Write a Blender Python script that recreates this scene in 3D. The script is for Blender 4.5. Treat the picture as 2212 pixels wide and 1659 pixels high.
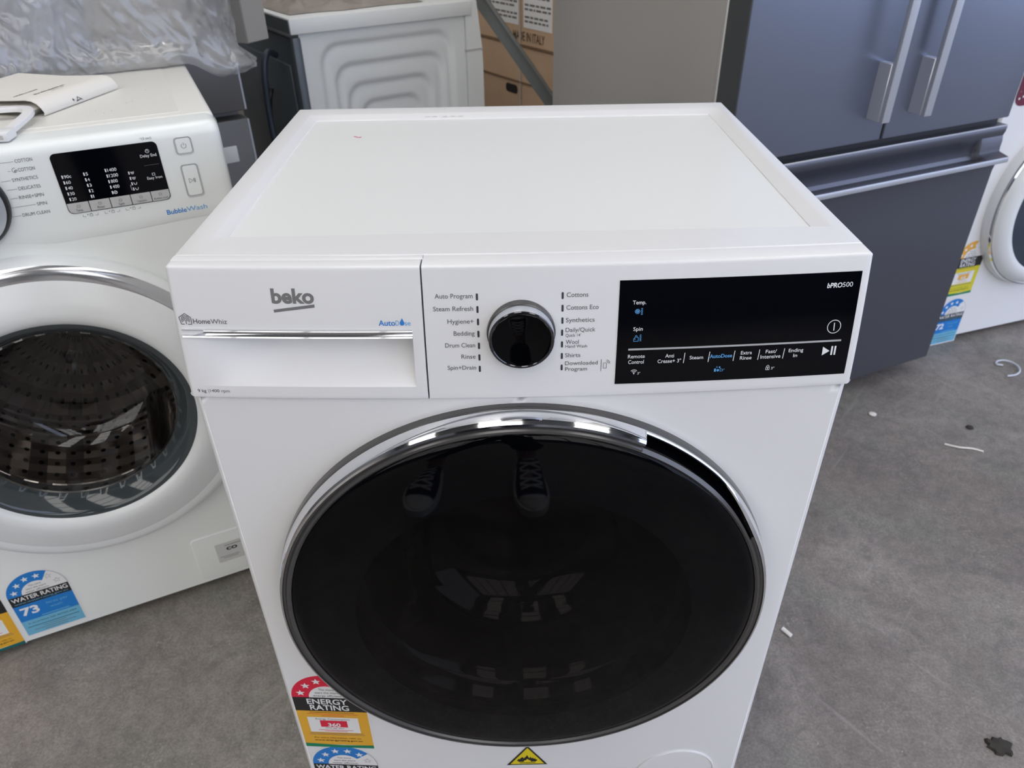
import bpy, bmesh, math, random
from mathutils import Vector, Matrix, noise
random.seed(7)
PI = math.pi
S = bpy.context.scene
for o in list(bpy.data.objects): bpy.data.objects.remove(o)

# ------------------------------------------------------------------ camera, world, lights, exposure
cam_d = bpy.data.cameras.new('camera'); cam = bpy.data.objects.new('camera', cam_d)
S.collection.objects.link(cam); S.camera = cam
cam_d.sensor_fit = 'HORIZONTAL'; cam_d.sensor_width = 36.0
cam_d.lens = 1604.56 / 2212 * 36.0
cam_d.clip_start = 0.01
CAM_POS = Vector((-0.0129, -0.5560, 1.1094))
def camera_matrix(yaw, pitch, roll):
    f = Vector((math.sin(yaw)*math.cos(pitch), math.cos(yaw)*math.cos(pitch), math.sin(pitch)))
    r = f.cross(Vector((0, 0, 1))).normalized(); u = r.cross(f)
    c, s = math.cos(roll), math.sin(roll)
    r2 = c*r + s*u; u2 = -s*r + c*u
    m = Matrix((r2, u2, -f)).transposed().to_4x4(); m.translation = CAM_POS
    return m
cam.matrix_world = camera_matrix(0.0078, -0.5960, -0.0154)
cam_d.dof.use_dof = True; cam_d.dof.focus_distance = 0.70; cam_d.dof.aperture_fstop = 11.0

S.view_settings.view_transform = 'Standard'; S.view_settings.look = 'None'
S.view_settings.gamma = 1.0; S.view_settings.use_curve_mapping = False
S.view_settings.exposure = -1.34

W = bpy.data.worlds.new('sky'); S.world = W; W.use_nodes = True
bg = W.node_tree.nodes['Background']; bg.inputs[0].default_value = (0.64, 0.74, 1.0, 1); bg.inputs[1].default_value = 5.6
def portal(name, loc, rot, sx, sy):
    l = bpy.data.lights.new(name, 'AREA'); l.shape = 'RECTANGLE'; l.size = sx; l.size_y = sy
    o = bpy.data.objects.new(name, l); S.collection.objects.link(o); o.location = loc; o.rotation_euler = rot
    l.cycles.is_portal = True
portal('roller_door_daylight', (3.6, -1.3, 1.9), (0, PI/2, 0), 3.8, 6.6)
FRONT_LIGHT = 3.9     # brightness of the added fill sheet behind the photographer
SKYLIGHT = 6.9          # brightness of the roof sheets

# ------------------------------------------------------------------ materials
def new_mat(name):
    m = bpy.data.materials.new(name); m.use_nodes = True
    return m, m.node_tree.nodes, m.node_tree.links, m.node_tree.nodes['Principled BSDF']
def mat(name, col, rough=.5, metal=0., spec=.5, coat=0., var=.03, scale=6., bump=0., bscale=200., emis=0., rvar=.0, aniso=0.):
    m, N, L, b = new_mat(name)
    b.inputs['Roughness'].default_value = rough; b.inputs['Metallic'].default_value = metal
    b.inputs['Specular IOR Level'].default_value = spec; b.inputs['Coat Weight'].default_value = coat
    b.inputs['Coat Roughness'].default_value = .08
    if aniso: b.inputs['Anisotropic'].default_value = aniso
    tc = N.new('ShaderNodeTexCoord')
    nz = N.new('ShaderNodeTexNoise'); nz.inputs['Scale'].default_value = scale; nz.inputs['Detail'].default_value = 4
    L.new(tc.outputs['Object'], nz.inputs['Vector'])
    mx = N.new('ShaderNodeMix'); mx.data_type = 'RGBA'
    mx.inputs['A'].default_value = (*[max(0, c*(1-var)) for c in col], 1)
    mx.inputs['B'].default_value = (*[min(1, c*(1+var)) for c in col], 1)
    L.new(nz.outputs['Fac'], mx.inputs['Factor']); L.new(mx.outputs['Result'], b.inputs['Base Color'])
    if rvar:
        mr = N.new('ShaderNodeMapRange'); mr.inputs['To Min'].default_value = max(0, rough-rvar); mr.inputs['To Max'].default_value = rough+rvar
        L.new(nz.outputs['Fac'], mr.inputs['Value']); L.new(mr.outputs['Result'], b.inputs['Roughness'])
    if bump:
        n2 = N.new('ShaderNodeTexNoise'); n2.inputs['Scale'].default_value = bscale; n2.inputs['Detail'].default_value = 3
        L.new(tc.outputs['Object'], n2.inputs['Vector'])
        bp = N.new('ShaderNodeBump'); bp.inputs['Strength'].default_value = bump; bp.inputs['Distance'].default_value = .002
        L.new(n2.outputs['Fac'], bp.inputs['Height']); L.new(bp.outputs['Normal'], b.inputs['Normal'])
    if emis:
        b.inputs['Emission Color'].default_value = (*col, 1); b.inputs['Emission Strength'].default_value = emis
    return m
M = {}
M['white'] = mat('white_enamel', (.80, .80, .81), .28, coat=.25, var=.012)
M['white_plastic'] = mat('white_plastic', (.78, .78, .79), .32, coat=.15, var=.012)
M['top_white'] = mat('white_laminate', (.80, .81, .80), .34, var=.015, scale=3)
M['sam_white'] = mat('cool_white_enamel', (.81, .835, .82), .3, coat=.2, var=.012)
M['sam_ring'] = mat('white_door_plastic', (.76, .78, .79), .25, coat=.2, var=.012)
M['chrome'] = mat('chrome', (.86, .87, .89), .06, 1., var=.01)
M['dark_chrome'] = mat('dark_chrome', (.10, .10, .11), .10, .9, var=.05)
M['gunmetal'] = mat('gunmetal_plastic', (.115, .112, .112), .22, .55, var=.04)
M['black'] = mat('black_gloss', (.001, .0012, .002), .03, spec=.17, var=.1)
M['black_plastic'] = mat('black_plastic', (.012, .012, .013), .35, var=.1)
M['display'] = mat('display_black', (.001, .0014, .003), .07, spec=.22, var=.1)
M['print'] = mat('grey_print', (.12, .12, .125), .5, var=.05)
M['print_dark'] = mat('dark_print', (.035, .035, .05), .4, var=.05)
M['logo'] = mat('logo_grey', (.17, .17, .17), .4, var=.04)
M['print_white'] = mat('white_print', (.80, .81, .83), .5, var=.02)
M['print_grey'] = mat('pale_grey_print', (.42, .43, .44), .45, var=.04)
M['print_blue'] = mat('blue_print', (.03, .22, .62), .4, var=.05)
M['print_sky'] = mat('sky_print', (.10, .36, .72), .4, var=.05)
M['grey_key'] = mat('grey_key', (.50, .50, .49), .4, var=.03)
M['rubber'] = mat('grey_rubber', (.05, .05, .052), .5, var=.1)
M['steel'] = mat('drum_steel', (.52, .50, .48), .2, 1., var=.1, scale=14)
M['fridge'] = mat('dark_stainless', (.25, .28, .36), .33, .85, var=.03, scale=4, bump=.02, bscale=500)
M['fridge_shaded'] = mat('shaded_stainless_drawer', (.125, .128, .152), .36, .8, var=.04, scale=4, bump=.02, bscale=500)  # the doors' steel, darkened for the floor mirrored in the drawer
M['fridge_bar'] = mat('satin_steel', (.56, .58, .63), .34, .65, var=.03)
M['cabinet'] = mat('grey_cabinet', (.42, .40, .375), .42, .15, var=.03, scale=3)
M['door_edge'] = mat('dark_door_edge', (.085, .09, .09), .4, .3, var=.04)
M['gasket'] = mat('white_gasket', (.86, .85, .82), .5, var=.03)
M['old_fridge'] = mat('charcoal_steel', (.17, .165, .16), .42, .35, var=.05)
M['dryer'] = mat('grey_white_enamel', (.79, .81, .81), .42, var=.02)
M['dryer_back'] = mat('galvanised_back', (.12, .14, .16), .45, .3, var=.15, scale=9)
M['hose'] = mat('dark_hose', (.04, .05, .07), .4, var=.1)
M['card'] = mat('brown_cardboard', (.56, .39, .26), .8, var=.08, scale=20, bump=.15, bscale=90)
M['label_white'] = mat('white_label', (.80, .80, .80), .45, var=.02)
M['ink'] = mat('black_ink', (.015, .014, .014), .5, var=.1)
M['soft_ink'] = mat('soft_ink', (.16, .15, .15), .6, var=.2, scale=60)
M['brace'] = mat('grey_painted_steel', (.20, .215, .21), .42, .25, var=.08, scale=12)
M['paper'] = mat('cream_paper', (.78, .75, .70), .6, var=.03, scale=10)
M['e_red'] = mat('label_red', (.72, .012, .05), .4, var=.04)
M['e_yellow'] = mat('label_amber', (.78, .41, .03), .4, var=.03)
M['l_yellow'] = mat('label_yellow', (.68, .62, .03), .4, var=.03)
M['l_orange'] = mat('label_orange', (.82, .42, .06), .4, var=.03)
M['e_green'] = mat('label_green', (.0, .22, .10), .4, var=.04)
M['e_teal'] = mat('label_teal', (.0, .12, .12), .4, var=.04)
M['w_blue'] = mat('label_blue', (.012, .20, .60), .4, var=.04)
M['w_light'] = mat('label_light_blue', (.16, .46, .66), .4, var=.03)
M['warn_yellow'] = mat('warning_yellow', (.80, .64, .01), .4, var=.03)
M['maroon'] = mat('maroon_label', (.13, .008, .03), .3, var=.1)
M['pink'] = mat('pink_pen', (.70, .08, .28), .5, var=.1)
M['scuff'] = mat('grey_scuff', (.50, .49, .47), .6, var=.1)
M['navy'] = mat('navy_canvas', (.012, .015, .035), .8, var=.2, scale=80)
M['shoe_white'] = mat('white_rubber', (.85, .85, .85), .5, var=.03)
M['skin'] = mat('skin', (.46, .26, .18), .5, var=.06)
M['jeans'] = mat('dark_trousers', (.010, .011, .018), .85, var=.2, scale=60)
M['shirt'] = mat('black_shirt', (.012, .012, .014), .85, var=.2, scale=40)
M['hair'] = mat('dark_hair', (.02, .014, .01), .5, var=.2)
M['eye'] = mat('eye_white', (.7, .7, .68), .2, var=.02)
M['lip'] = mat('lips', (.36, .14, .11), .45, var=.05)
M['tie'] = mat('clear_tie', (.55, .58, .66), .25, var=.05)
M['leaf'] = mat('dark_scrap', (.030, .026, .020), .8, var=.3, scale=120)
M['flange'] = mat('pinkish_flange', (.45, .41, .39), .4, var=.03)
M['brown_film'] = mat('brownish_film', (.34, .30, .27), .3, var=.25, scale=18)
M['tin'] = mat('corrugated_wall', (.16, .16, .165), .5, .2, var=.1, scale=2)
M['roof'] = mat('roof_sheet', (.10, .10, .10), .6, var=.15, scale=2)
M['fill_sheet'] = mat('fill_sheet_glow', (1., .985, .965), .5, emis=FRONT_LIGHT, var=0)  # glow of the added front fill sheet
M['sheet'] = mat('skylight_sheet', (1., .975, .93), .5, emis=SKYLIGHT, var=0)

def smoked(name, tint, ior=1.5):
    m, N, L, b = new_mat(name); N.remove(b)
    tr = N.new('ShaderNodeBsdfTransparent'); tr.inputs[0].default_value = (*tint, 1)
    gl = N.new('ShaderNodeBsdfGlossy'); gl.inputs['Roughness'].default_value = .02; gl.inputs[0].default_value = (1, 1, 1, 1)
    fr = N.new('ShaderNodeFresnel'); 
    ge = N.new('ShaderNodeNewGeometry'); mi = N.new('ShaderNodeMix'); mi.inputs['A'].default_value = ior; mi.inputs['B'].default_value = 1/ior
    L.new(ge.outputs['Backfacing'], mi.inputs['Factor']); L.new(mi.outputs['Result'], fr.inputs[0])     # thin pane: same reflectance on both faces
    ms = N.new('ShaderNodeMixShader'); L.new(fr.outputs[0], ms.inputs[0]); L.new(tr.outputs[0], ms.inputs[1]); L.new(gl.outputs[0], ms.inputs[2])
    L.new(ms.outputs[0], N['Material Output'].inputs[0]); return m
M['smoked'] = smoked('smoked_glass', (.20, .19, .19), 1.24)
M['clear'] = smoked('clear_glass', (.93, .93, .93))
M['bluish'] = mat('slate_glass_rim', (.045, .055, .06), .06, spec=.6, var=.1)

def plastic_film():
    """milky crumpled polythene: see-through between fine white creases"""
    m, N, L, b = new_mat('clear_plastic_film'); N.remove(b)
    tr = N.new('ShaderNodeBsdfTransparent'); tr.inputs[0].default_value = (.96, .96, .97, 1)
    df = N.new('ShaderNodeBsdfDiffuse'); df.inputs[0].default_value = (.95, .94, .925, 1)
    tl = N.new('ShaderNodeBsdfTranslucent'); tl.inputs[0].default_value = (.95, .94, .925, 1)
    gl = N.new('ShaderNodeBsdfGlossy'); gl.inputs['Roughness'].default_value = .11
    tc = N.new('ShaderNodeTexCoord'); mp = N.new('ShaderNodeMapping'); mp.vector_type = 'TEXTURE'; mp.inputs['Rotation'].default_value = (.5, .9, .3); mp.inputs['Scale'].default_value = (2.4, 1, 1)
    L.new(tc.outputs['Object'], mp.inputs['Vector'])
    def rid(sc, det):
        n = N.new('ShaderNodeTexNoise'); n.noise_type = 'RIDGED_MULTIFRACTAL'; n.inputs['Scale'].default_value = sc; n.inputs['Detail'].default_value = det; n.inputs['Distortion'].default_value = .35
        L.new(mp.outputs[0], n.inputs['Vector']); return n.outputs['Fac']
    a1, a2 = rid(14, 5), rid(45, 3)
    ad = N.new('ShaderNodeMath'); ad.operation = 'MULTIPLY_ADD'; ad.inputs[1].default_value = .45; L.new(a2, ad.inputs[0]); L.new(a1, ad.inputs[2])
    bp = N.new('ShaderNodeBump'); bp.inputs['Strength'].default_value = 1.; bp.inputs['Distance'].default_value = .022; L.new(ad.outputs[0], bp.inputs['Height'])
    for s in (df, tl, gl): L.new(bp.outputs['Normal'], s.inputs['Normal'])
    a = N.new('ShaderNodeMixShader'); a.inputs[0].default_value = .4; L.new(df.outputs[0], a.inputs[1]); L.new(tl.outputs[0], a.inputs[2])
    mr = N.new('ShaderNodeMapRange'); mr.inputs['From Min'].default_value = .5; mr.inputs['From Max'].default_value = 2.2
    mr.inputs['To Min'].default_value = .38; mr.inputs['To Max'].default_value = .86; L.new(ad.outputs[0], mr.inputs['Value'])
    c = N.new('ShaderNodeMixShader'); L.new(mr.outputs['Result'], c.inputs[0]); L.new(tr.outputs[0], c.inputs[1]); L.new(a.outputs[0], c.inputs[2])
    fr = N.new('ShaderNodeFresnel'); fr.inputs[0].default_value = 1.75; L.new(bp.outputs['Normal'], fr.inputs['Normal'])
    d = N.new('ShaderNodeMixShader'); L.new(fr.outputs[0], d.inputs[0]); L.new(c.outputs[0], d.inputs[1]); L.new(gl.outputs[0], d.inputs[2])
    L.new(d.outputs[0], N['Material Output'].inputs[0]); return m
M['film'] = plastic_film()

def floor_mat():
    m, N, L, b = new_mat('worn_concrete')
    tc = N.new('ShaderNodeTexCoord')
    def nz(scale, detail=4, rough=.6, vec=None, dist=0):
        n = N.new('ShaderNodeTexNoise'); n.inputs['Scale'].default_value = scale; n.inputs['Detail'].default_value = detail
        n.inputs['Roughness'].default_value = rough; n.inputs['Distortion'].default_value = dist
        L.new(vec or tc.outputs['Object'], n.inputs['Vector']); return n.outputs['Fac']
    def ramp(src, stops):
        r = N.new('ShaderNodeValToRGB'); e = r.color_ramp.elements
        e[0].position, e[0].color = stops[0][0], (*stops[0][1], 1); e[1].position, e[1].color = stops[-1][0], (*stops[-1][1], 1)
        for p, c in stops[1:-1]: x = e.new(p); x.color = (*c, 1)
        L.new(src, r.inputs[0]); return r.outputs[0]
    def mix(f, a, c, mode='MIX'):
        x = N.new('ShaderNodeMix'); x.data_type = 'RGBA'; x.blend_type = mode
        if isinstance(f, float): x.inputs['Factor'].default_value = f
        else: L.new(f, x.inputs['Factor'])
        for k, v in (('A', a), ('B', c)):
            if isinstance(v, tuple): x.inputs[k].default_value = (*v, 1)
            else: L.new(v, x.inputs[k])
        return x.outputs['Result']
    base = ramp(nz(1.7, 7, .62, dist=.8), [(.30, (.150, .132, .121)), (.5, (.198, .177, .163)), (.7, (.268, .244, .226))])
    green = ramp(nz(4.2, 5, .6, dist=.5), [(.52, (0, 0, 0)), (.72, (.8, .8, .8))])
    base = mix(green, base, (.178, .182, .158))
    dark = ramp(nz(8, 7, .7, dist=1.2), [(.30, (.78, .78, .79)), (.48, (1, 1, 1)), (.75, (1.18, 1.17, 1.15))])
    base = mix(1.0, base, dark, 'MULTIPLY')
    mid = ramp(nz(40, 8, .80, dist=.6), [(.3, (.66, .66, .66)), (.7, (1.34, 1.34, 1.34))])
    base = mix(.85, base, mid, 'MULTIPLY')
    fine = ramp(nz(240, 3, .7), [(.32, (.72, .72, .72)), (.68, (1.28, 1.28, 1.28))])
    base = mix(.8, base, fine, 'MULTIPLY')
    # pale grit showing through worn patches
    grit = ramp(nz(190, 4, .65), [(.52, (0, 0, 0)), (.62, (1, 1, 1))])
    patch = ramp(nz(5.2, 7, .72, dist=1.6), [(.50, (0, 0, 0)), (.68, (.6, .6, .6))])
    gm = N.new('ShaderNodeMath'); gm.operation = 'MULTIPLY'; L.new(grit, gm.inputs[0]); L.new(patch, gm.inputs[1])
    base = mix(gm.outputs[0], base, (.42, .385, .34))
    spk = ramp(nz(130, 2, .5), [(.735, (0, 0, 0)), (.765, (.6, .6, .6))])
    base = mix(spk, base, (.48, .45, .42))
    # thin scratches in three directions
    for ang, sc, lo in ((.85, 30, .67), (-.95, 26, .69), (2.3, 34, .70)):
        mp = N.new('ShaderNodeMapping'); mp.vector_type = 'TEXTURE'; mp.inputs['Rotation'].default_value = (0, 0, ang); mp.inputs['Scale'].default_value = (14, .8, 1)
        L.new(tc.outputs['Object'], mp.inputs['Vector'])
        s = ramp(nz(sc, 2, .5, mp.outputs[0], .15), [(lo, (0, 0, 0)), (lo+.05, (.35, .35, .35))])
        base = mix(s, base, (.33, .305, .29))
    L.new(base, b.inputs['Base Color'])
    r = ramp(nz(9, 4), [(.3, (.42, .42, .42)), (.7, (.62, .62, .62))]); L.new(r, b.inputs['Roughness'])
    bp = N.new('ShaderNodeBump'); bp.inputs['Strength'].default_value = .25; bp.inputs['Distance'].default_value = .001
    L.new(nz(160, 3), bp.inputs['Height']); L.new(bp.outputs['Normal'], b.inputs['Normal'])
    return m
M['floor'] = floor_mat()

def drum_mat():
    """stainless drum wall: rows of dark perforations over an embossed diamond pattern"""
    m, N, L, b = new_mat('perforated_drum')
    b.inputs['Metallic'].default_value = 1.; b.inputs['Roughness'].default_value = .3
    uv = N.new('ShaderNodeUVMap')
    def vor(sx, sy, lo, hi):
        mp = N.new('ShaderNodeMapping'); mp.inputs['Scale'].default_value = (sx, sy, 1); L.new(uv.outputs[0], mp.inputs['Vector'])
        v = N.new('ShaderNodeTexVoronoi'); v.inputs['Randomness'].default_value = 0; v.inputs['Scale'].default_value = 1; L.new(mp.outputs[0], v.inputs['Vector'])
        return v
    v = vor(60, 9, 0, 0); r = N.new('ShaderNodeMath'); r.operation = 'LESS_THAN'; r.inputs[1].default_value = .17; L.new(v.outputs['Distance'], r.inputs[0])
    mx = N.new('ShaderNodeMix'); mx.data_type = 'RGBA'; mx.inputs['A'].default_value = (.62, .57, .53, 1); mx.inputs['B'].default_value = (.01, .01, .01, 1)
    L.new(r.outputs[0], mx.inputs['Factor']); L.new(mx.outputs['Result'], b.inputs['Base Color'])
    v2 = vor(26, 7, 0, 0); v2.distance = 'MANHATTAN'
    bp = N.new('ShaderNodeBump'); bp.inputs['Strength'].default_value = 1.; bp.inputs['Distance'].default_value = .03; bp.invert = True
    L.new(v2.outputs['Distance'], bp.inputs['Height']); L.new(bp.outputs['Normal'], b.inputs['Normal'])
    return m
M['drum'] = drum_mat()

# ------------------------------------------------------------------ object helpers
def link(o, parent=None):
    S.collection.objects.link(o)
    if parent is not None: o.parent = parent
    return o
def tag(o, label=None, cat=None, group=None, kind=None):
    for k, v in (('label', label), ('category', cat), ('group', group), ('kind', kind)):
        if v: o[k] = v
    return o
def thing(name, label, cat, loc=(0, 0, 0), rz=0, group=None):
    o = bpy.data.objects.new(name, None); o.empty_display_size = .05; link(o)
    o.location = loc; o.rotation_euler = (0, 0, rz); return tag(o, label, cat, group)
ID = Matrix.Identity(4)
class MB:
    def __init__(s): s.v, s.f, s.m, s.uv = [], [], [], {}
    def add(s, vs, fs, m=0, T=None):
        b = len(s.v); s.v += [tuple(T @ Vector(p)) if T else tuple(p) for p in vs]
        for f in fs: s.f.append(tuple(b+i for i in f)); s.m.append(m)
        return s
    def box(s, x0, x1, y0, y1, z0, z1, r=0, seg=2, m=0, T=None):
        if r <= 0:
            vs = [(x, y, z) for x in (x0, x1) for y in (y0, y1) for z in (z0, z1)]
            return s.add(vs, [(0, 1, 3, 2), (4, 6, 7, 5), (0, 4, 5, 1), (2, 3, 7, 6), (0, 2, 6, 4), (1, 5, 7, 3)], m, T)
        bm = bmesh.new(); bmesh.ops.create_cube(bm, size=1)
        for v in bm.verts: v.co = ((x0+x1)/2+v.co.x*(x1-x0), (y0+y1)/2+v.co.y*(y1-y0), (z0+z1)/2+v.co.z*(z1-z0))
        r = min(r, .49*min(x1-x0, y1-y0, z1-z0))
        bmesh.ops.bevel(bm, geom=bm.edges[:], offset=r, segments=seg, affect='EDGES', profile=.5)
        bm.verts.index_update(); s.add([v.co[:] for v in bm.verts], [[v.index for v in f.verts] for f in bm.faces], m, T); bm.free(); return s
    def grid(s, rows, m=0, T=None, closed=False):
        """rows: list of equal-length point lists"""
        n = len(rows[0]); vs = [p for r in rows for p in r]; fs = []
        for i in range(len(rows)-1):
            for j in range(n if closed else n-1):
                k = (j+1) % n; fs.append((i*n+j, i*n+k, (i+1)*n+k, (i+1)*n+j))
        return s.add(vs, fs, m, T)
    def lathe(s, prof, n=96, m=0, T=None, a0=0, a1=2*PI, uv=False):
        """prof: (radius, y) pairs turned about the local Y axis"""
        full = abs(a1-a0-2*PI) < 1e-6; k = n if full else n+1
        rows = [[(r*math.cos(a0+(a1-a0)*j/n), y, r*math.sin(a0+(a1-a0)*j/n)) for j in range(k)] for r, y in prof]
        return s.grid(rows, m, T, closed=full)
    def tube(s, path, r, n=10, m=0, T=None, caps=True):
        P = [Vector(p) for p in path]; rows = []; up = Vector((0, 0, 1))
        for i, p in enumerate(P):
            d = (P[min(i+1, len(P)-1)] - P[max(i-1, 0)]).normalized()
            a = d.cross(up); a = a.normalized() if a.length > 1e-4 else Vector((1, 0, 0)); c = a.cross(d)
            rr = r[i] if isinstance(r, (list, tuple)) else r
            rows.append([tuple(p + rr*(math.cos(2*PI*j/n)*a + math.sin(2*PI*j/n)*c)) for j in range(n)])
        s.grid(rows, m, T, closed=True)
        if caps: s.add(rows[0], [tuple(range(n))], m, T); s.add(rows[-1], [tuple(range(n))], m, T)
        return s
    def flat(s, poly, fn, m=0, thick=0):
        """2-D polygon laid on a surface by fn(x, z)"""
        vs = [fn(x, z) for x, z in poly]; s.add(vs, [tuple(range(len(vs)))], m); return s
    def build(s, name, mats, parent=None, smooth=40):
        me = bpy.data.meshes.new(name); me.from_pydata(s.v, [], s.f)
        for k in (mats if isinstance(mats, (list, tuple)) else [mats]): me.materials.append(M[k])
        for p, i in zip(me.polygons, s.m): p.material_index = i
        bm = bmesh.new(); bm.from_mesh(me)
        bmesh.ops.remove_doubles(bm, verts=bm.verts[:], dist=2e-6)
        bmesh.ops.recalc_face_normals(bm, faces=bm.faces[:]); bm.to_mesh(me); bm.free()
        if smooth:
            for p in me.polygons: p.use_smooth = True
            me.set_sharp_from_angle(angle=math.radians(smooth))
        me.update(); o = bpy.data.objects.new(name, me); return link(o, parent)

# built-in font turned into meshes
_tx = {}
def glyphs(txt, bold=0., shear=0.):
    key = (txt, bold, shear)
    if key in _tx: return _tx[key]
    c = bpy.data.curves.new('t', 'FONT'); c.body = txt; c.size = 1; c.offset = bold; c.shear = shear; c.resolution_u = 5
    o = bpy.data.objects.new('t', c); S.collection.objects.link(o)
    dg = bpy.context.evaluated_depsgraph_get(); me = o.evaluated_get(dg).to_mesh()
    vs = [(v.co.x, v.co.y) for v in me.vertices]; fs = [tuple(p.vertices) for p in me.polygons]
    o.evaluated_get(dg).to_mesh_clear(); bpy.data.objects.remove(o); bpy.data.curves.remove(c)
    x0 = min(v[0] for v in vs); x1 = max(v[0] for v in vs)
    _tx[key] = (vs, fs, x0, x1); return _tx[key]
CAP = None
def write(mb, txt, x0, x1, z, h, fn, m=0, bold=0., shear=0., slope=0., full=False):
    """lettering from x0 to x1 on baseline z, capital height h, laid on a surface by fn(x, z)"""
    global CAP
    if CAP is None: v = glyphs('H')[0]; CAP = max(p[1] for p in v)
    vs, fs, a, b = glyphs(txt, bold, shear)
    if x1 is None: sx = h/CAP; x1 = x0+(b-a)*sx
    sx = (x1-x0)/(b-a); sz = h/CAP
    mb.add([fn(x0+(x-a)*sx, z+y*sz+slope*(x-a)*sx) for x, y in vs], fs, m)
def rrect(x0, x1, z0, z1, r, n=5):
    out = []
    for cx, cz, a in ((x1-r, z1-r, 0), (x0+r, z1-r, 90), (x0+r, z0+r, 180), (x1-r, z0+r, 270)):
        for i in range(n+1):
            t = math.radians(a+90*i/n); out.append((cx+r*math.cos(t), cz+r*math.sin(t)))
    return out
def rect(x0, x1, z0, z1): return [(x0, z0), (x1, z0), (x1, z1), (x0, z1)]
def outline(mb, poly, w, fn, m=0):
    """closed outline strip of width w inside a convex polygon"""
    n = len(poly); cx = sum(p[0] for p in poly)/n; cz = sum(p[1] for p in poly)/n
    inn = []
    for i in range(n):
        p, q, r = Vector(poly[i-1]), Vector(poly[i]), Vector(poly[(i+1) % n])
        d = (r-p).normalized(); nv = Vector((-d.y, d.x)); 
        if nv.dot(Vector((cx, cz))-q) < 0: nv = -nv
        inn.append(tuple(q+nv*w))
    for i in range(n):
        j = (i+1) % n; mb.flat([poly[i], poly[j], inn[j], inn[i]], fn, m)
def circle(cx, cz, r, n=28): return [(cx+r*math.cos(2*PI*i/n), cz+r*math.sin(2*PI*i/n)) for i in range(n)]
def arc_strip(mb, cx, cz, r, w, a0, a1, fn, m=0, n=10):
    for i in range(n):
        t0, t1 = math.radians(a0+(a1-a0)*i/n), math.radians(a0+(a1-a0)*(i+1)/n)
        mb.flat([(cx+(r-w/2)*math.cos(t0), cz+(r-w/2)*math.sin(t0)), (cx+(r+w/2)*math.cos(t0), cz+(r+w/2)*math.sin(t0)),
                 (cx+(r+w/2)*math.cos(t1), cz+(r+w/2)*math.sin(t1)), (cx+(r-w/2)*math.cos(t1), cz+(r-w/2)*math.sin(t1))], fn, m)
def line(mb, x0, z0, x1, z1, w, fn, m=0):
    d = Vector((x1-x0, z1-z0)).normalized(); n = Vector((-d.y, d.x))*w/2
    mb.flat([(x0-n.x, z0-n.y), (x1-n.x, z1-n.y), (x1+n.x, z1+n.y), (x0+n.x, z0+n.y)], fn, m)
def star(cx, cz, r, k=.42, rot=90):
    return [(cx+(r if i % 2 == 0 else r*k)*math.cos(math.radians(rot+36*i)), cz+(r if i % 2 == 0 else r*k)*math.sin(math.radians(rot+36*i))) for i in range(10)]
def smooth01(t): t = max(0., min(1., t)); return t*t*(3-2*t)
# ------------------------------------------------------------------ setting
def struct(name, mb, m): return tag(mb.build(name, m, None, 0), kind='structure')
X0, X1, Y0, Y1, ZC = -4.5, 3.6, -5., 4.5, 4.2
struct('floor', MB().box(X0-.2, X1+3, Y0-.2, Y1+.2, -.2, 0), 'floor')
mb = MB(); mb.box(X0-.2, X1+.2, Y0-.2, Y1+.2, ZC, ZC+.15); struct('ceiling', mb, 'roof')
def corrugated(a, b, z0, z1, t=.03, pitch=.09):
    a, b = Vector(a), Vector(b); L = (b-a).length; d = (b-a)/L; n = Vector((-d.y, d.x, 0)); k = int(L/pitch*4)
    f = [a+d*(L*i/k)+n*(t/2*math.sin(i*PI/2)) for i in range(k+1)]; g = [p+n*.08 for p in f]
    mb = MB(); mb.grid([[(*p[:2], z0) for p in f], [(*p[:2], z1) for p in f]]); mb.grid([[(*p[:2], z0) for p in g], [(*p[:2], z1) for p in g]]); return mb
struct('wall_back', corrugated((X1, Y1, 0), (X0, Y1, 0), 0, ZC), 'tin')
struct('wall_left', corrugated((X0, Y1, 0), (X0, Y0, 0), 0, ZC), 'tin')
struct('wall_front', corrugated((X0, Y0, 0), (X1, Y0, 0), 0, ZC), 'tin')
mb = corrugated((X1, Y0, 0), (X1, -4.6, 0), 0, ZC); mb2 = corrugated((X1, 2., 0), (X1, Y1, 0), 0, ZC); mb3 = corrugated((X1, -4.6, 0), (X1, 2., 0), 3.8, ZC)
for q in (mb2, mb3): mb.add(q.v, q.f)
struct('wall_right', mb, 'tin')
for i, x in enumerate((-3.0, -.5, 2.0)):
    mb = MB(); mb.box(x-.55, x+.55, -4.6, 3.5, ZC-.03, ZC-.005)
    struct('window_%d' % (i+1), mb, 'sheet')
    mb = MB()
    for k in range(10): mb.box(x-.6, x+.6, -4.6+k*.9-.03, -4.6+k*.9+.03, ZC-.09, ZC-.031)
    struct('trim_%d' % (i+1), mb, 'roof')

# glowing fill sheet added at the front wall to brighten the appliance fronts
mb = MB(); mb.box(-4.2, 3.3, Y0+.13, Y0+.15, .9, 3.9); struct('window_4', mb, 'fill_sheet')
mb = MB()
for k in range(11): mb.box(-4.2+k*.75-.025, -4.2+k*.75+.025, Y0+.151, Y0+.20, .9, 3.9)
struct('trim_4', mb, 'roof')  # bars across the added fill sheet
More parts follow.
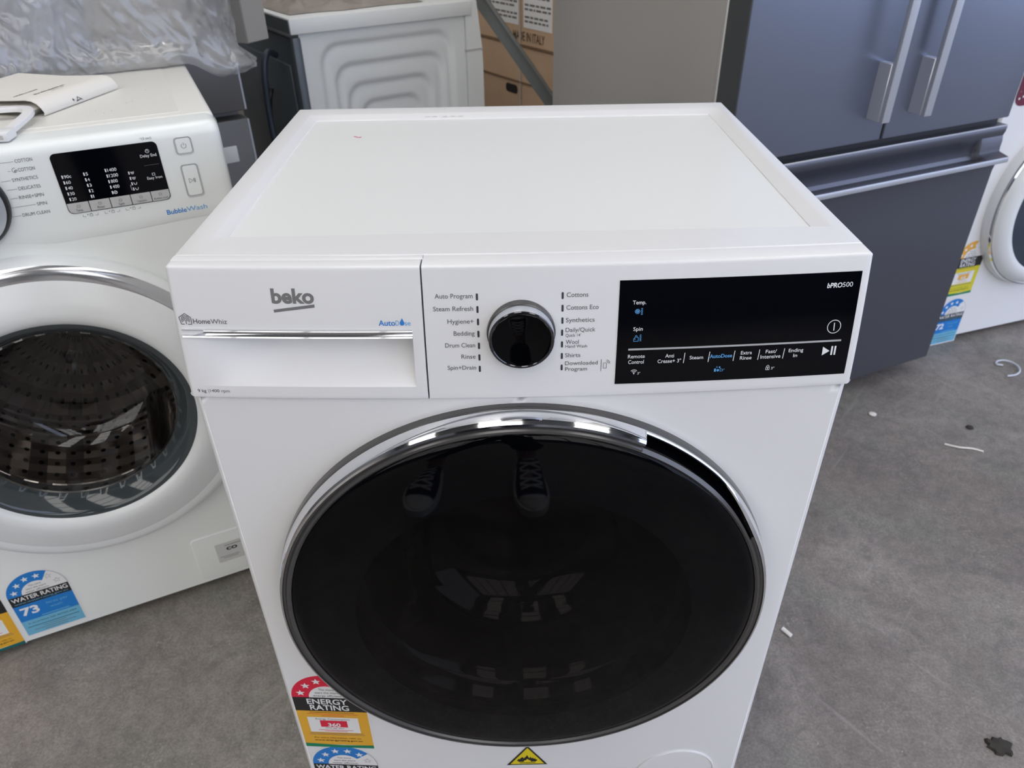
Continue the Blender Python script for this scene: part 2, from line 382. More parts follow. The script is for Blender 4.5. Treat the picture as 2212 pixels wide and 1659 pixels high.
# ------------------------------------------------------------------ consumer rating labels
def rating_label(name, parent, x0, x1, zb, fn, kind, num, sub, body, dark, cut=-1, nstars=6, box=None, black='ink', foot='e_green', label=None):
    """arched star-rating sticker; zb = height of the arch's base line; fn(x, z, layer)"""
    mats = ['label_white', body, black, dark, 'print_white', 'ink', foot, 'soft_ink', 'w_light']
    mb = MB(); w = x1-x0; cx = (x0+x1)/2; R = w/2
    f0 = lambda x, z: fn(x, z, 0); f1 = lambda x, z: fn(x, z, 1); f2 = lambda x, z: fn(x, z, 2); f3 = lambda x, z: fn(x, z, 3)
    H = .112 if kind == 'energy' else .098
    arch = [(cx+(R+.002)*math.cos(PI*i/36), zb+(R+.002)*math.sin(PI*i/36)) for i in range(37)]
    mb.flat([(x1+.002, zb-H), *arch, (x0-.002, zb-H)], f0, 0)
    a_end = cut
    ang = [180-(180-a_end)*i/30 for i in range(31)] if a_end > 0 else [180-180*i/36 for i in range(37)]
    mb.flat([(cx+R*math.cos(math.radians(a)), zb+R*math.sin(math.radians(a))) for a in ang] +
            [(cx+R*.52*math.cos(math.radians(a)), zb+R*.52*math.sin(math.radians(a))) for a in reversed(ang)], f1, 1)
    for i in range(nstars):
        a = math.radians(165-29*i); r = R*.755
        s = star(cx+r*math.cos(a), zb+r*math.sin(a), R*.135)
        if a_end > 0 and 165-29*i < a_end-4: outline(mb, s, R*.012, f2, 7)
        else: mb.flat(s, f2, 4)
    if a_end > 0: arc_strip(mb, cx, zb, R, R*.012, 0, a_end, f2, 7)
    thing_ = 'energy' if kind == 'energy' else 'water'
    for i, t in enumerate(('The more', 'stars the more', thing_+' efficient')):
        wd = R*(.42, .66, .78)[i]; write(mb, t, cx-wd/2, cx+wd/2, zb+R*(.33-.14*i), R*.085, f2, 7)
    if kind == 'energy':
        b = zb-.0292; mb.flat(rect(x0, x1, b, zb), f1, 2)
        write(mb, 'ENERGY', x0+.0175, x0+.0690, zb-.0137, .0105, f2, 4, bold=.018)
        write(mb, 'RATING', x0+.0195, x0+.0695, zb-.0265, .0105, f2, 4, bold=.018)
        mb.flat(rect(x0, x1, zb-.1055, b), f1, 3)
        mb.flat([(x0, zb-.112), (x1, zb-.112), (x1, zb-.105), (x0+w*.55, zb-.1065), (x0, zb-.1035)], f2, 6)
        mb.flat(rect(x0+.012, x1-.0135, zb-.0765, zb-.0428), f2, 0)
        write(mb, 'Energy Consumption', x0+.0225, x1-.0245, zb-.0480, .0032, f3, 5)
        mb.flat(rect(x0+.0275, x1-.0287, zb-.0642, zb-.0497), f3, box)
        write(mb, num, x0+.037, x1-.038, zb-.0628, .0072, lambda x, z: fn(x, z, 4), 4, bold=.03)
        write(mb, sub, x0+.033, x1-.034, zb-.0680, .0026, f3, 5)
        for k in range(2):
            wv = (.046, .03)[k]; mb.flat(rect(cx-wv/2, cx+wv/2, zb-.0717-k*.0026, zb-.0708-k*.0026), f3, 1)
        for k, wv in enumerate((.058, .066, .03)):
            zz = zb-.0315-k*.0036 ; mb.flat(rect(cx-wv/2, cx+wv/2, zz-.0009, zz), f2, (5, 1, 1)[k])
        for k, wv in enumerate((.070, .074)): mb.flat(rect(cx-wv/2, cx+wv/2, zb-.0795-k*.0030, zb-.0786-k*.0030), f2, 7)
        write(mb, 'For more information, refer to:', cx-.031, cx+.031, zb-.0912, .0031, f2, 5)
        write(mb, 'www.energyrating.gov.au', cx-.032, cx+.032, zb-.0972, .0034, f2, 5, bold=.015)
    else:
        mb.flat(rect(x0, x1, zb-.0215, zb), f1, 2)
        write(mb, 'WATER RATING', x0+.003, x1-.003, zb-.0118, .0088, f2, 4, bold=.018)
        write(mb, 'www.waterrating.gov.au', x0+.004, x1-.005, zb-.0183, .0038, f2, 8)
        mb.flat(rect(x0, x1, zb-.0590, zb-.0215), f1, 1)
        write(mb, num, x0+.007, x0+.034, zb-.0455, .0165, f2, 4, bold=.035)
        write(mb, 'litres per', x0+.047, x1-.010, zb-.0345, .0055, f2, 8)
        write(mb, 'wash', x0+.050, x0+.068, zb-.0445, .0055, f2, 8)
        mb.flat(rect(x0+.033, x1-.014, zb-.0562, zb-.0545), f2, 8)
        mb.flat(rect(x0, x1, zb-.0935, zb-.0590), f1, 3)
        write(mb, 'In accordance with AS/NZS 6400', x0+.009, x1-.007, zb-.0680, .0030, f2, 5)
        for k, wv in enumerate((.080, .035, .064, .036)):
            zz = zb-.0745-k*.0046; mb.flat(rect(cx-wv/2, cx+wv/2, zz-.0011, zz), f2, 5 if k == 0 else 7)
    return mb.build(name, mats, parent, 0)

# ------------------------------------------------------------------ the near washing machine
BOW = .0112
def bow(x): return -BOW*(1-(x/.3)**2)
def ysurf(z): return .0208*max(0., min(1., (z-.7246)/.1204))**1.25
def panel_fn(off): return lambda x, z: (x, ysurf(z)+bow(x)-off, z)
def body_fn(off): return lambda x, z: (x, .003+bow(x)-off, z)
near = thing('washing_machine', 'nearest white washing machine with big black glass door and black touch display', 'washing machine')
def frange(a, b, n): return [a+(b-a)*i/n for i in range(n+1)]

DC = .4545                                                              # height of the door's centre
def make_cabinet():
    mb = MB(); hw, hwi, zb, zt = .2985, .2925, .022, .7232
    # front sheet: bowed grid with the porthole left open
    nx, nz = 58, 70; vs, fs = [], []
    for j in range(nz+1):
        for i in range(nx+1): x = -hwi+2*hwi*i/nx; vs.append((x, .003+bow(x), zb+(zt-zb)*j/nz))
    for j in range(nz):
        for i in range(nx):
            q = (j*(nx+1)+i, j*(nx+1)+i+1, (j+1)*(nx+1)+i+1, (j+1)*(nx+1)+i)
            if all(math.hypot(vs[k][0], vs[k][2]-DC) > .232 for k in q): fs.append(q)
    mb.add(vs, fs)
    # rolled vertical edges, sides, back, top and bottom
    for sx in (-1, 1):
        cols = []
        for i in range(7):
            t = math.radians(15*i); x = hwi+.006*math.sin(t); y = .003+bow(hwi)+.006*(1-math.cos(t)); cols.append((sx*x, y))
        cols += [(sx*hw, .20), (sx*hw, .530), (sx*(hw-.006), .536)]
        mb.grid([[(x, y, zb) for x, y in cols], [(x, y, .3) for x, y in cols], [(x, y, zt) for x, y in cols]])
    mb.box(-.2925, .2925, .5355, .5365, zb, .82)
    xs = frange(-hwi, hwi, 16)
    for z in (zb, zt): mb.grid([[(x, .003+bow(x), z) for x in xs], [(x, .536, z) for x in xs]])
    mb.box(-.2975, .2975, .045, .536, .70, .818)                         # upper cabinet behind the fascia
    mb.lathe([(.205, -.004), (.19, .03), (.185, .09)], 96, 0, Matrix.Translation((0, 0, DC)))
    return mb.build('cabinet', 'white', near)
make_cabinet()
for sx in (-1, 1):
    for y in (.06, .48): MB().lathe([(.0001, .0), (.022, 0), (.022, .012), (.012, .013), (.012, .026), (.0001, .026)], 20, 0, Matrix.Translation((sx*.24, y, 0)) @ Matrix.Rotation(PI/2, 4, 'X')).build('foot', 'black_plastic', near)

def make_top():
    mb = MB(); z = .845; r = .003
    front = lambda x: .0415+.8*bow(x)
    xs = frange(-.2965, .2965, 24)
    # rim frame: outer ring to rim rectangle to recessed floor
    def ring(x0, x1, y0, y1, zz, fr=None):
        n = 24; P = []
        for i in range(n): x = x0+(x1-x0)*i/n; P.append((x, fr(x) if fr else y0, zz))
        for i in range(12): P.append((x1, (fr(x1) if fr else y0)+(y1-(fr(x1) if fr else y0))*i/12, zz))
        for i in range(n): P.append((x1+(x0-x1)*i/n, y1, zz))
        for i in range(12): P.append((x0, y1+((fr(x0) if fr else y0)-y1)*i/12, zz))
        return P
    def off(x): return lambda q: front(q)+x
    rows = [ring(-.2995, .2995, 0, .5365, .8160, off(.0006)), ring(-.2995, .2995, 0, .5365, z-.003, off(.0004)), ring(-.2985, .2985, 0, .5355, z-.0008, off(.0006)), ring(-.2965, .2965, 0, .534, z, off(.002)),
            ring(-.2775, .2860, .0795, .5050, z), ring(-.2765, .2848, .0800, .5035, z-.0003), ring(-.2670, .2710, .0822, .4895, z-.0036), ring(-.2662, .2702, .0828, .4888, z-.0038), ring(-.2660, .2700, .0830, .4885, z-.0050)]
    mb.grid(rows, closed=True)
    n = len(rows[-1])
    o = mb.build('top_plate', 'white_plastic', near, 25)
    f = MB(); f.grid([[(-.2662+(.2702+.2662)*i/12, .0828+(.4887-.0828)*j/10, z-.0048) for i in range(13)] for j in range(11)])
    f.build('top_inset', 'top_white', near)
    k = MB()
    for (a, b, c, d) in ((-.2030, .4130, -.1975, .4085), (-.1985, .4085, -.1955, .4080), (-.1950, .4060, -.1935, .4105)):
        line(k, a, b, c, d, .0024, lambda x, y: (x, y, z-.00475))
    k.build('pen_mark', 'pink', near)
    k = MB()
    for x in (-.118, -.108, -.094, -.083, -.072): line(k, x, .4935, x+.006, .4938, .0012, lambda x, y: (x, y, z-.0022))
    k.build('scuff', 'scuff', near)
make_top()

# profile of the fascia: list of (y, z, inward normal)
def fascia_profile(cap_y):
    pr = [(.016, .7246), (.0012, .7246), (.0003, .7252)]
    pr += [(ysurf(z), z) for z in frange(.7262, .8418, 30)]
    ya = ysurf(.8428)
    pr += [(ya, .8428), (ya+.0004, .8439), (ya+.0012, .8446), (ya+.0024, .845), (cap_y, .845), (cap_y, .842)]
    return pr
def fascia_rows(xs, pr, capf, edge=None, depth=None):
    rows = []
    n = len(pr)
    for i, (y, z) in enumerate(pr):
        a, b = pr[max(i-1, 0)], pr[min(i+1, n-1)]
        ty, tz = b[0]-a[0], b[1]-a[1]; L = math.hypot(ty, tz) or 1; ny, nz = tz/L, -ty/L        # inward normal (y+ at the front, z- on the cap)
        row = []
        for x in xs:
            e = edge(x) if edge else 0
            bb = bow(x) if i < n-2 else capf*bow(x)
            d = depth(x, z) if depth and 2 < i < n-6 else 0
            row.append((x, y+bb+ny*e+d, z+nz*e))
        rows.append(row)
    return rows
def edge_round(xe, sgn, r=.004):
    def e(x):
        t = sgn*(xe-x)
        if t >= r: return 0
        t = max(t, 0); return r-math.sqrt(max(0, r*r-(r-t)**2))
    return e
def make_fascia():
    # right-hand fascia with dial and display
    xs = frange(-.0825, .29, 46)+[.293, .2960, .2968, .2978, .2988, .2995, .2999, .30]
    er = edge_round(.30, 1)
    rows = fascia_rows(xs, fascia_profile(.0405), .8, er)
    for r in rows: p = r[-1]; r.append((p[0], max(p[1], .0)+.02 if p[1] < .03 else p[1], p[2]-(.012 if p[2] > .842 else 0))); p0 = r[0]; r.insert(0, (p0[0], p0[1]+.012, p0[2]))
    mb = MB(); mb.grid(rows)
    # strip behind the drawer's top lip
    mb.box(-.2985, -.0822, .0335, .0420, .80, .8447, .0006)
    xs2 = frange(-.298, -.0822, 12); mb.grid([[(x, .0312+.6*bow(x), .835) for x in xs2], [(x, .0312+.6*bow(x), .8446) for x in xs2], [(x, .0320+.6*bow(x), .845) for x in xs2], [(x, .0405+.8*bow(x), .845) for x in xs2], [(x, .0405+.8*bow(x), .83) for x in xs2]])
    o = mb.build('control_panel', 'white_plastic', near, 35)
    fn = panel_fn(.00025)
    tl, tr = MB(), MB()
    for s, a, b, z, h, dx, d1, d0 in (('Auto Program', -.0727, -.0406, .8179, .0039, -.0370, .8219, .8159), ('Steam Refresh', -.0745, -.0406, .8070, .0039, -.0369, .8111, .8050),
        ('Hygiene+', -.0629, -.0405, .7959, .0039, -.0368, .8002, .7942), ('Bedding', -.0581, -.0401, .7852, .0039, -.0368, .7894, .7834), ('Drum Clean', -.0660, -.0401, .7745, .0039, -.0367, .7786, .7727),
        ('Rinse', -.0524, -.0400, .7640, .0039, -.0367, .7679, .7620), ('Spin+Drain', -.0649, -.0399, .7537, .0038, -.0367, .7571, .7513),
        ('Cottons', .0388, .0572, .8173, .0039, .0354, .8217, .8157), ('Cottons Eco', .0387, .0662, .8064, .0038, .0354, .8108, .8048), ('Synthetics', .0384, .0631, .7954, .0038, .0354, .7998, .7941),
        ('Daily/Quick', .0383, .0640, .7867, .0037, .0353, .7890, .7834), ("Quick 14'", .0383, .0515, .7823, .0027, 0, 0, 0), ('Wool', .0385, .0499, .7758, .0037, .0353, .7784, .7727), ('Hand Wash', .0383, .0572, .7723, .0027, 0, 0, 0),
        ('Shirts', .0381, .0515, .7636, .0036, .0353, .7677, .7620), ('Downloaded', .0382, .0670, .7561, .0036, .0353, .7568, .7513), ('Program', .0384, .0578, .7506, .0035, 0, 0, 0)):
        t = tl if a < 0 else tr
        write(t, s, a, b, z, h, fn, 0, bold=.004)
        if dx: t.flat(rrect(dx-.0009, dx+.0009, d0, d1, .0008, 3), fn, 1)
    t = tr; line(t, .0700, .7494, .0700, .7608, .0005, fn); outline(t, rrect(.0718, .0749, .7520, .7575, .0006, 3), .0004, fn)
    for r in (.0016, .0029): arc_strip(t, .0747, .7570, r, .0005, -10, 95, fn)
    for t in (tl, tr): t.build('program_list', ['print', 'print_dark'], o, 0)
    for (a, b, c, d) in ((-.0075, .8446, -.0040, .8446), (.0225, .8446, .0275, .8449)): pass
    # dial
    d = MB(); T = Matrix.Translation((0, -.0015, .786))
    d.lathe([(.0298, .006), (.0298, -.0008), (.0294, -.0018), (.0286, -.0022), (.0284, -.0012), (.0282, -.0012)], 72, 0, T)
    dial = d.build('program_dial', 'gunmetal', near)
    MB().lathe([(.0282, -.001), (.0283, -.003), (.0281, -.0112), (.0279, -.0118)], 72, 0, T).build('dial_collar', 'fridge_bar', dial)
    MB().lathe([(.0279, -.0117), (.0280, -.0126), (.0274, -.0134), (.0258, -.0137), (.0252, -.0131)], 72, 0, T).build('dial_rim', 'dark_chrome', dial)
    MB().lathe([(.0253, -.0131), (.0225, -.0125), (.0001, -.0125)], 72, 0, T).build('dial_face', 'black', dial)
    # touch display
    xl = lambda z: .0828+.0008*(z-.7365)/.094
    m = MB(); rows = []
    zs = frange(.7366, .8302, 12)
    def fr(x, z, off): return (x, ysurf(z)+bow(x)-off, z)
    for z in zs: rows.append([fr(xl(z)+(.2917-xl(z))*i/24, z, .0005) for i in range(25)])
    m.grid(rows); 
    per = [r[0] for r in rows]+rows[-1][1:]+[r[-1] for r in rows[::-1]][1:]+rows[0][::-1][1:-1]
    m.grid([per, [(x, y+.0006, z) for x, y, z in per]], closed=True)
    disp = m.build('display_panel', 'display', near)
    t = MB(); fn = panel_fn(.0007)
    for s, a, b, z, h, mm, bo, sh in (('bPRO', .2623, .2756, .8172, .0040, 0, .02, .1), ('500', .2759, .2849, .8174, .0040, 0, -.004, 0), ('Temp.', .0952, .1066, .8096, .0033, 0, 0, 0), ('Spin', .0968, .1049, .7862, .0033, 0, 0, 0),
        ('Remote', .0933, .1081, .7611, .0033, 0, 0, 0), ('Control', .0938, .1076, .7558, .0034, 0, 0, 0), ('Anti', .1263, .1340, .7606, .0033, 0, 0, 0), ('Crease+ 3"', .1198, .1405, .7557, .0033, 0, 0, 0), ('Steam', .1480, .1601, .7581, .0032, 0, 0, 0),
        ('AutoDose', .1658, .1860, .7585, .0033, 1, .012, 0), ('Extra', .1935, .2034, .7606, .0032, 0, 0, 0), ('Rinse', .1932, .2036, .7557, .0033, 0, 0, 0), ('Fast/', .2158, .2257, .7607, .0032, 0, 0, 0), ('Intensive', .2116, .2297, .7558, .0034, 0, 0, 0),
        ('Ending', .2365, .2498, .7606, .0032, 0, 0, 0), ('In', .2413, .2449, .7557, .0032, 0, 0, 0), ('3"', .1025, .1049, .7454, .0022, 0, 0, 0), ('3"', .1778, .1804, .7454, .0022, 1, 0, 0), ('3"', .2227, .2256, .7449, .0022, 0, 0, 0), ('A', .1726, .1741, .7488, .0018, 1, 0, 0)):
        write(t, s, a, b, z, h, fn, mm, bold=bo+.004, shear=sh)
    for x in (.1432, .1652, .1876, .2098, .2322): line(t, x-.0004, .7549, x+.0004, .7645, .0006, fn)
    for i in range(20):
        a, b = .0932+.1897*i/20, .0932+.1897*(i+1)/20; line(t, a, .7693, b, .7693, .0017, fn, 2)
    arc_strip(t, .27425, .7823, .0059, .0006, 0, 360, fn, 0, 40); line(t, .2745, .7786, .2741, .7859, .0008, fn)
    t.flat([(.2674, .7559), (.2739, .7598), (.2674, .7640)], fn); t.flat(rect(.2751, .2767, .7558, .7642), fn); t.flat(rect(.2780, .2796, .7558, .7642), fn)
    for i in range(6): arc_strip(t, .0996+.00125*math.cos(i*PI/3), .8034+.00125*math.sin(i*PI/3), .00085, .0004, 0, 360, fn, 1, 10)
    for k, z0 in ((0, .8006), (1, .7770)):
        for i in range(7): line(t, .1026, z0+i*.0009, .1041, z0+i*.0009, .0004, fn, 1)
    p = [(.0975, .7767), (.1015, .7767), (.1015, .7800), (.1003, .7806), (.0988, .7806), (.0975, .7790)]
    for i in range(6): line(t, *p[i], *p[(i+1) % 6], .0004, fn, 1)
    arc_strip(t, .0996, .7812, .0008, .0004, 0, 360, fn, 1, 10); t.flat(rect(.0981, .0990, .7785, .7792), fn, 1)
    for r in (.0012, .0025, .0038): arc_strip(t, .0993, .7462, r, .0005, 45, 135, fn)
    t.flat(circle(.0993, .7462, .0005, 10), fn)
    t.flat(rect(.1711, .1728, .7453, .7482), fn, 1); t.flat(circle(.1745, .7465, .0012, 12), fn, 1); t.flat(circle(.1758, .7494, .0008, 10), fn, 1)
    for i in range(3): line(t, .1762, .7456+i*.0012, .1774, .7456+i*.0012, .0005, fn, 1)
    outline(t, rrect(.2178, .2213, .7445, .7475, .0004, 2), .0004, fn); arc_strip(t, .21955, .7478, .0012, .0004, 0, 180, fn); line(t, .21955, .7452, .21955, .7468, .0006, fn)
    t.build('display_lettering', ['print_white', 'print_sky', 'print_grey'], disp, 0)
    # detergent drawer with scooped grip
    L_, R_, ZT, ZB = -.2946, -.0937, .7907, .7372
    def depth(x, z):
        if x < L_ or x > R_ or z > ZT or z < ZB: return 0
        v = min(1., (z-ZB)/(.783-ZB)); u = smooth01((x-L_)/.085)
        return .026*u*(v**.75)*(1-.12*v)
    xs = [-.30, -.2999, -.2995, -.2988, -.2978, -.2968, -.296]+frange(-.2945, -.0985, 40)+[-.0965, -.0950, -.0942, -.0938, -.0936, -.0932, -.0920, -.0880, -.0846, -.0840]
    pr = fascia_profile(.0306)
    zz = sorted(set([round(z, 5) for z in frange(.7262, .8418, 44)]+[.7368, .7372, .7376, .7382, .7390, .7829, .7831, .7905, .7909]))
    pr = pr[:3]+[(ysurf(z), z) for z in zz]+pr[-6:]
    el, er2 = edge_round(-.30, -1), edge_round(-.0838, 1, .0012)
    rows = fascia_rows(xs, pr, .6, lambda x: max(el(x), er2(x)), depth)
    for r in rows: p = r[-1]; r.append((p[0]+.0002, p[1]+.012, p[2])); p0 = r[0]; r.insert(0, (p0[0], p0[1]+.02 if p0[1] < .03 else p0[1], p0[2]))
    mb = MB(); mb.grid(rows); dr = mb.build('detergent_drawer', 'white_plastic', near, 35)
    c = MB(); xs = frange(L_+.0002, R_, 30)
    sec = [(-.0004, .7908), (-.0002, .7902), (.0030, .7898), (.0036, .7868), (.0014, .7857), (-.0013, .7850), (-.0017, .7839), (-.0004, .7828), (.006, .7826), (.006, .7908)]
    c.grid([[(x, ysurf(.787)+bow(x)+dy-.0006, z) for x in xs] for dy, z in sec+sec[:1]])
    for x in (xs[0], xs[-1]): c.add([(x, ysurf(.787)+bow(x)+dy-.0006, z) for dy, z in sec], [tuple(range(len(sec)))])
    c.build('chrome_grip', 'chrome', dr, 25)
    t = MB(); fn = panel_fn(.00025)
    write(t, 'beko', -.2115, -.1751, .8146, .0118, fn, 0, bold=.036)
    t.build('logo', 'logo', dr, 0); t = MB()
    t.flat([(-.2108, .8062), (-.1754, .8107), (-.1753, .8134), (-.2110, .8087)], fn)
    t.build('logo_bar', 'logo', dr, 0)
    t = MB()
    write(t, 'Home', -.2830, -.2680, .7957, .0042, fn, 0, bold=.015); write(t, 'Whiz', -.2676, -.2533, .7957, .0042, fn)
    hs = [(-.2937, .7950), (-.2950, .8010), (-.2893, .8045), (-.2846, .8010), (-.2845, .7950)]
    for i in range(4): line(t, *hs[i], *hs[i+1], .0007, fn)
    line(t, -.2937, .7950, -.2908, .7950, .0007, fn); line(t, -.2880, .7950, -.2845, .7950, .0007, fn)
    for r in (.0012, .0024, .0036): arc_strip(t, -.2895, .7990, r, .0006, -40, 220, fn)
    line(t, -.2893, .7950, -.2893, .7990, .0007, fn)
    t.build('app_mark', 'print', dr, 0); t = MB()
    write(t, '9 kg', -.2920, -.2842, .7305, .0030, fn, 0, bold=.012); write(t, '1400 rpm', -.2808, -.2627, .7307, .0030, fn); line(t, -.2820, .7295, -.2823, .7339, .0003, fn)
    t.build('capacity_print', 'print', dr, 0); t = MB()
    write(t, 'Auto', -.1221, -.1077, .7947, .0046, fn, 1, bold=.02); write(t, 'D', -.1074, -.1045, .7947, .0044, fn, 2); write(t, 'se', -.0996, -.0945, .7947, .0044, fn, 2)
    dp = [(-.1019+.0021*math.cos(a), .7967+.0021*math.sin(a)) for a in [math.radians(140+26*i) for i in range(11)]]+[(-.1016, .8012)]
    t.flat(dp, fn, 1)
    t.build('dosing_mark', ['print', 'print_blue', 'print_sky'], dr, 0)
make_fascia()

def make_door():
    A0, A1 = 25.5, 64.3
    T = Matrix.Translation((0, 0, DC))
    def k(a):
        a = a % 360
        if a < A0 or a > A1: return 0
        return smooth01((a-A0)/20)*1.0
    chN = [(.2612, -.0165), (.2614, -.0180), (.2590, -.0310), (.2572, -.0338), (.2552, -.0345)]
    chR = [(.2612, -.0165), (.2622, -.0185), (.2624, -.0215), (.2614, -.0228), (.2600, -.0222)]
    inN = [(.2552, -.0345), (.2545, -.0325), (.2525, -.0322), (.2505, -.0350), (.2482, -.0352), (.2460, -.0335)]
    inR = [(.2600, -.0222), (.2582, -.0130), (.2548, -.0120), (.2518, -.0325), (.2484, -.0352), (.2460, -.0335)]
    angs = sorted(set([round(i*1.5, 3) for i in range(241)]+[A0, A1, A1+.01, A1+.35]))
    def rows(N, R, lo=None, hi=None):
        out = []
        sel = [a for a in angs if (lo is None or lo-1e-6 <= a <= hi+1e-6)]
        for (n, r) in zip(N, R):
            out.append([((n[0]+(r[0]-n[0])*k(a))*math.cos(math.radians(a)), n[1]+(r[1]-n[1])*k(a), (n[0]+(r[0]-n[0])*k(a))*math.sin(math.radians(a))) for a in sel])
        return out
    mb = MB(); mb.lathe([(.2622, .006), (.2624, -.008), (.2622, -.0120), (.2618, -.0155), (.2612, -.0166)], 160, 0, T)
    full = rows(inN, inR)
    # inner band outside the grip
    for part in ((0, A0), (A1+.01, 360)): mb.grid(rows(inN, inR, *part), 0, T)
    mb.grid(rows(inN[3:], inR[3:], A0, A1+.35), 0, T)
    mb.lathe([(.2460, -.0336), (.235, -.016), (.205, .002), (.190, .012)], 96, 1, T)
    door = mb.build('door', ['gunmetal', 'black_plastic'], near)
    MB().grid(rows(chN, chR), 0, T).build('chrome_trim', 'chrome', door, 30)
    MB().grid(rows(inN[:4], inR[:4], A0, A1+.35), 0, T).build('door_handle', 'black', door, 40)
    g = MB(); dome = [(.2457, -.0330), (.2440, -.0345)]+[(r, -.0470+.0118*(r/.244)**2) for r in (.236, .22, .2, .178)]
    g.lathe(dome, 128, 0, T); g.lathe([(r, -.0470+.0118*(r/.244)**2) for r in (.178, .15, .12, .09, .06, .03, .0002)], 128, 1, T)
    g.build('door_glass', ['black', 'smoked'], door)
    b = MB(); b.lathe([(.188, -.012), (.183, .000), (.176, .003), (.172, .008), (.166, .030), (.155, .062), (.147, .082), (.143, .086), (.139, .092), (.120, .112), (.095, .120), (.06, .116), (.03, .112), (.0002, .111)], 96, 0, T)
    b.lathe([(.205, -.012), (.196, -.016), (.188, -.012)], 96, 0, T)
    b.build('glass_bowl', 'bowl', door)
M['bowl'] = mat('shaded_bowl_glass', (.016, .013, .012), .05, spec=1., var=.1)  # opaque near-black stands in for clear glass before the unlit drum
make_door()

def near_labels():
    x0, x1 = -.2918, -.2003
    ya, yb = .003+bow(x0), .003+bow(x1)
    fn = lambda x, z, l: (x, ya+(yb-ya)*(x-x0)/(x1-x0)-.0006-.00012*l, z)
    rating_label('energy_label', near, x0, x1, .2620, fn, 'energy', '360', 'kWh per year', 'e_red', 'e_yellow', -1, 6, 1, foot='e_green')
    x0b, x1b = -.2897, -.2003
    rating_label('water_label', near, x0b, x1b, .1075, lambda x, z, l: fn(x, z, l+.5), 'water', '72', '', 'w_blue', 'w_light', 40, 6)
    t = MB(); y = .003+bow(0)
    f = lambda off: (lambda x, z: (x, .003+bow(x)-off, z))
    t.flat([(-.0235, .1098), (.0318, .1098), (.0045, .1557)], f(.0006), 0)
    t.flat([(-.0188, .1124), (.0273, .1124), (.0044, .1515)], f(.0008), 1)
    fl = [(-.0065, .1180), (-.0100, .1215), (-.0082, .1236), (-.0078, .1258), (-.0058, .1243), (-.0050, .1270), (-.0022, .1300), (-.0006, .1265), (.0020, .1300), (.0040, .1345), (.0055, .1300), (.0068, .1268), (.0088, .1300), (.0100, .1262), (.0118, .1282), (.0128, .1248), (.0155, .1262), (.0150, .1238), (.0185, .1222), (.0155, .1180)]
    t.flat(fl, f(.0010), 0)
    t.flat([(-.0010, .1182), (.0005, .1210), (-.0002, .1225), (.0022, .1218), (.0030, .1240), (.0044, .1255), (.0060, .1238), (.0068, .1218), (.0088, .1226), (.0082, .1208), (.0098, .1182)], f(.0012), 1)
    t.flat(rect(-.0060, .0152, .1150, .1162), f(.0010), 0)
    t.build('warning_label', ['ink', 'warn_yellow'], near, 0)
    # round filter flap at the lower right
    c = MB(); cx, cz, r = .2095, .070, .0555
    c.lathe([(r+.0012, .002), (r+.0010, -.0008), (r-.0004, -.0014), (r-.0014, -.0005), (r-.0022, .0002), (r-.004, .0001), (r*.6, .0), (.0002, 0)], 80, 0,
            Matrix.Translation((cx, .0030+bow(cx)-.0006, cz)) @ Matrix.Rotation(math.atan(2*BOW*cx/.09), 4, 'Z'))
    c.build('filter_flap', 'white', near)
    ch = MB(); ch.flat(star(.2768, .6168, .0026, .7, 20), body_fn(.0003)); ch.build('paint_chip', 'label_white', near, 0)
near_labels()
# ------------------------------------------------------------------ left washing machine (local frame: front face at y=0, x centred)
def loc_fn(off): return lambda x, z: (x, -off, z)
left = thing('washing_machine', 'white washing machine at left with round dial and clear round porthole', 'washing machine', (-.673, .3652, 0), math.radians(24.685))
def polar_front(mb, xi, zb, zt, cz, r0, fy=0., m=0):
    angs = sorted(set([round(2*PI*i/120-PI, 6) for i in range(120)]+[round(math.atan2(z-cz, x), 6) for x, z in ((xi, zt), (-xi, zt), (-xi, zb), (xi, zb))]))
    rows = []
    for k in range(7):
        t = k/6; row = []
        for a in angs:
            c, s = math.cos(a), math.sin(a)
            lim = min(xi/abs(c) if abs(c) > 1e-9 else 9, ((zt-cz) if s > 0 else (cz-zb))/abs(s) if abs(s) > 1e-9 else 9)
            r = r0+(lim-r0)*t; row.append((r*c, fy, cz+r*s))
        rows.append(row)
    mb.grid(rows, closed=True, m=m)
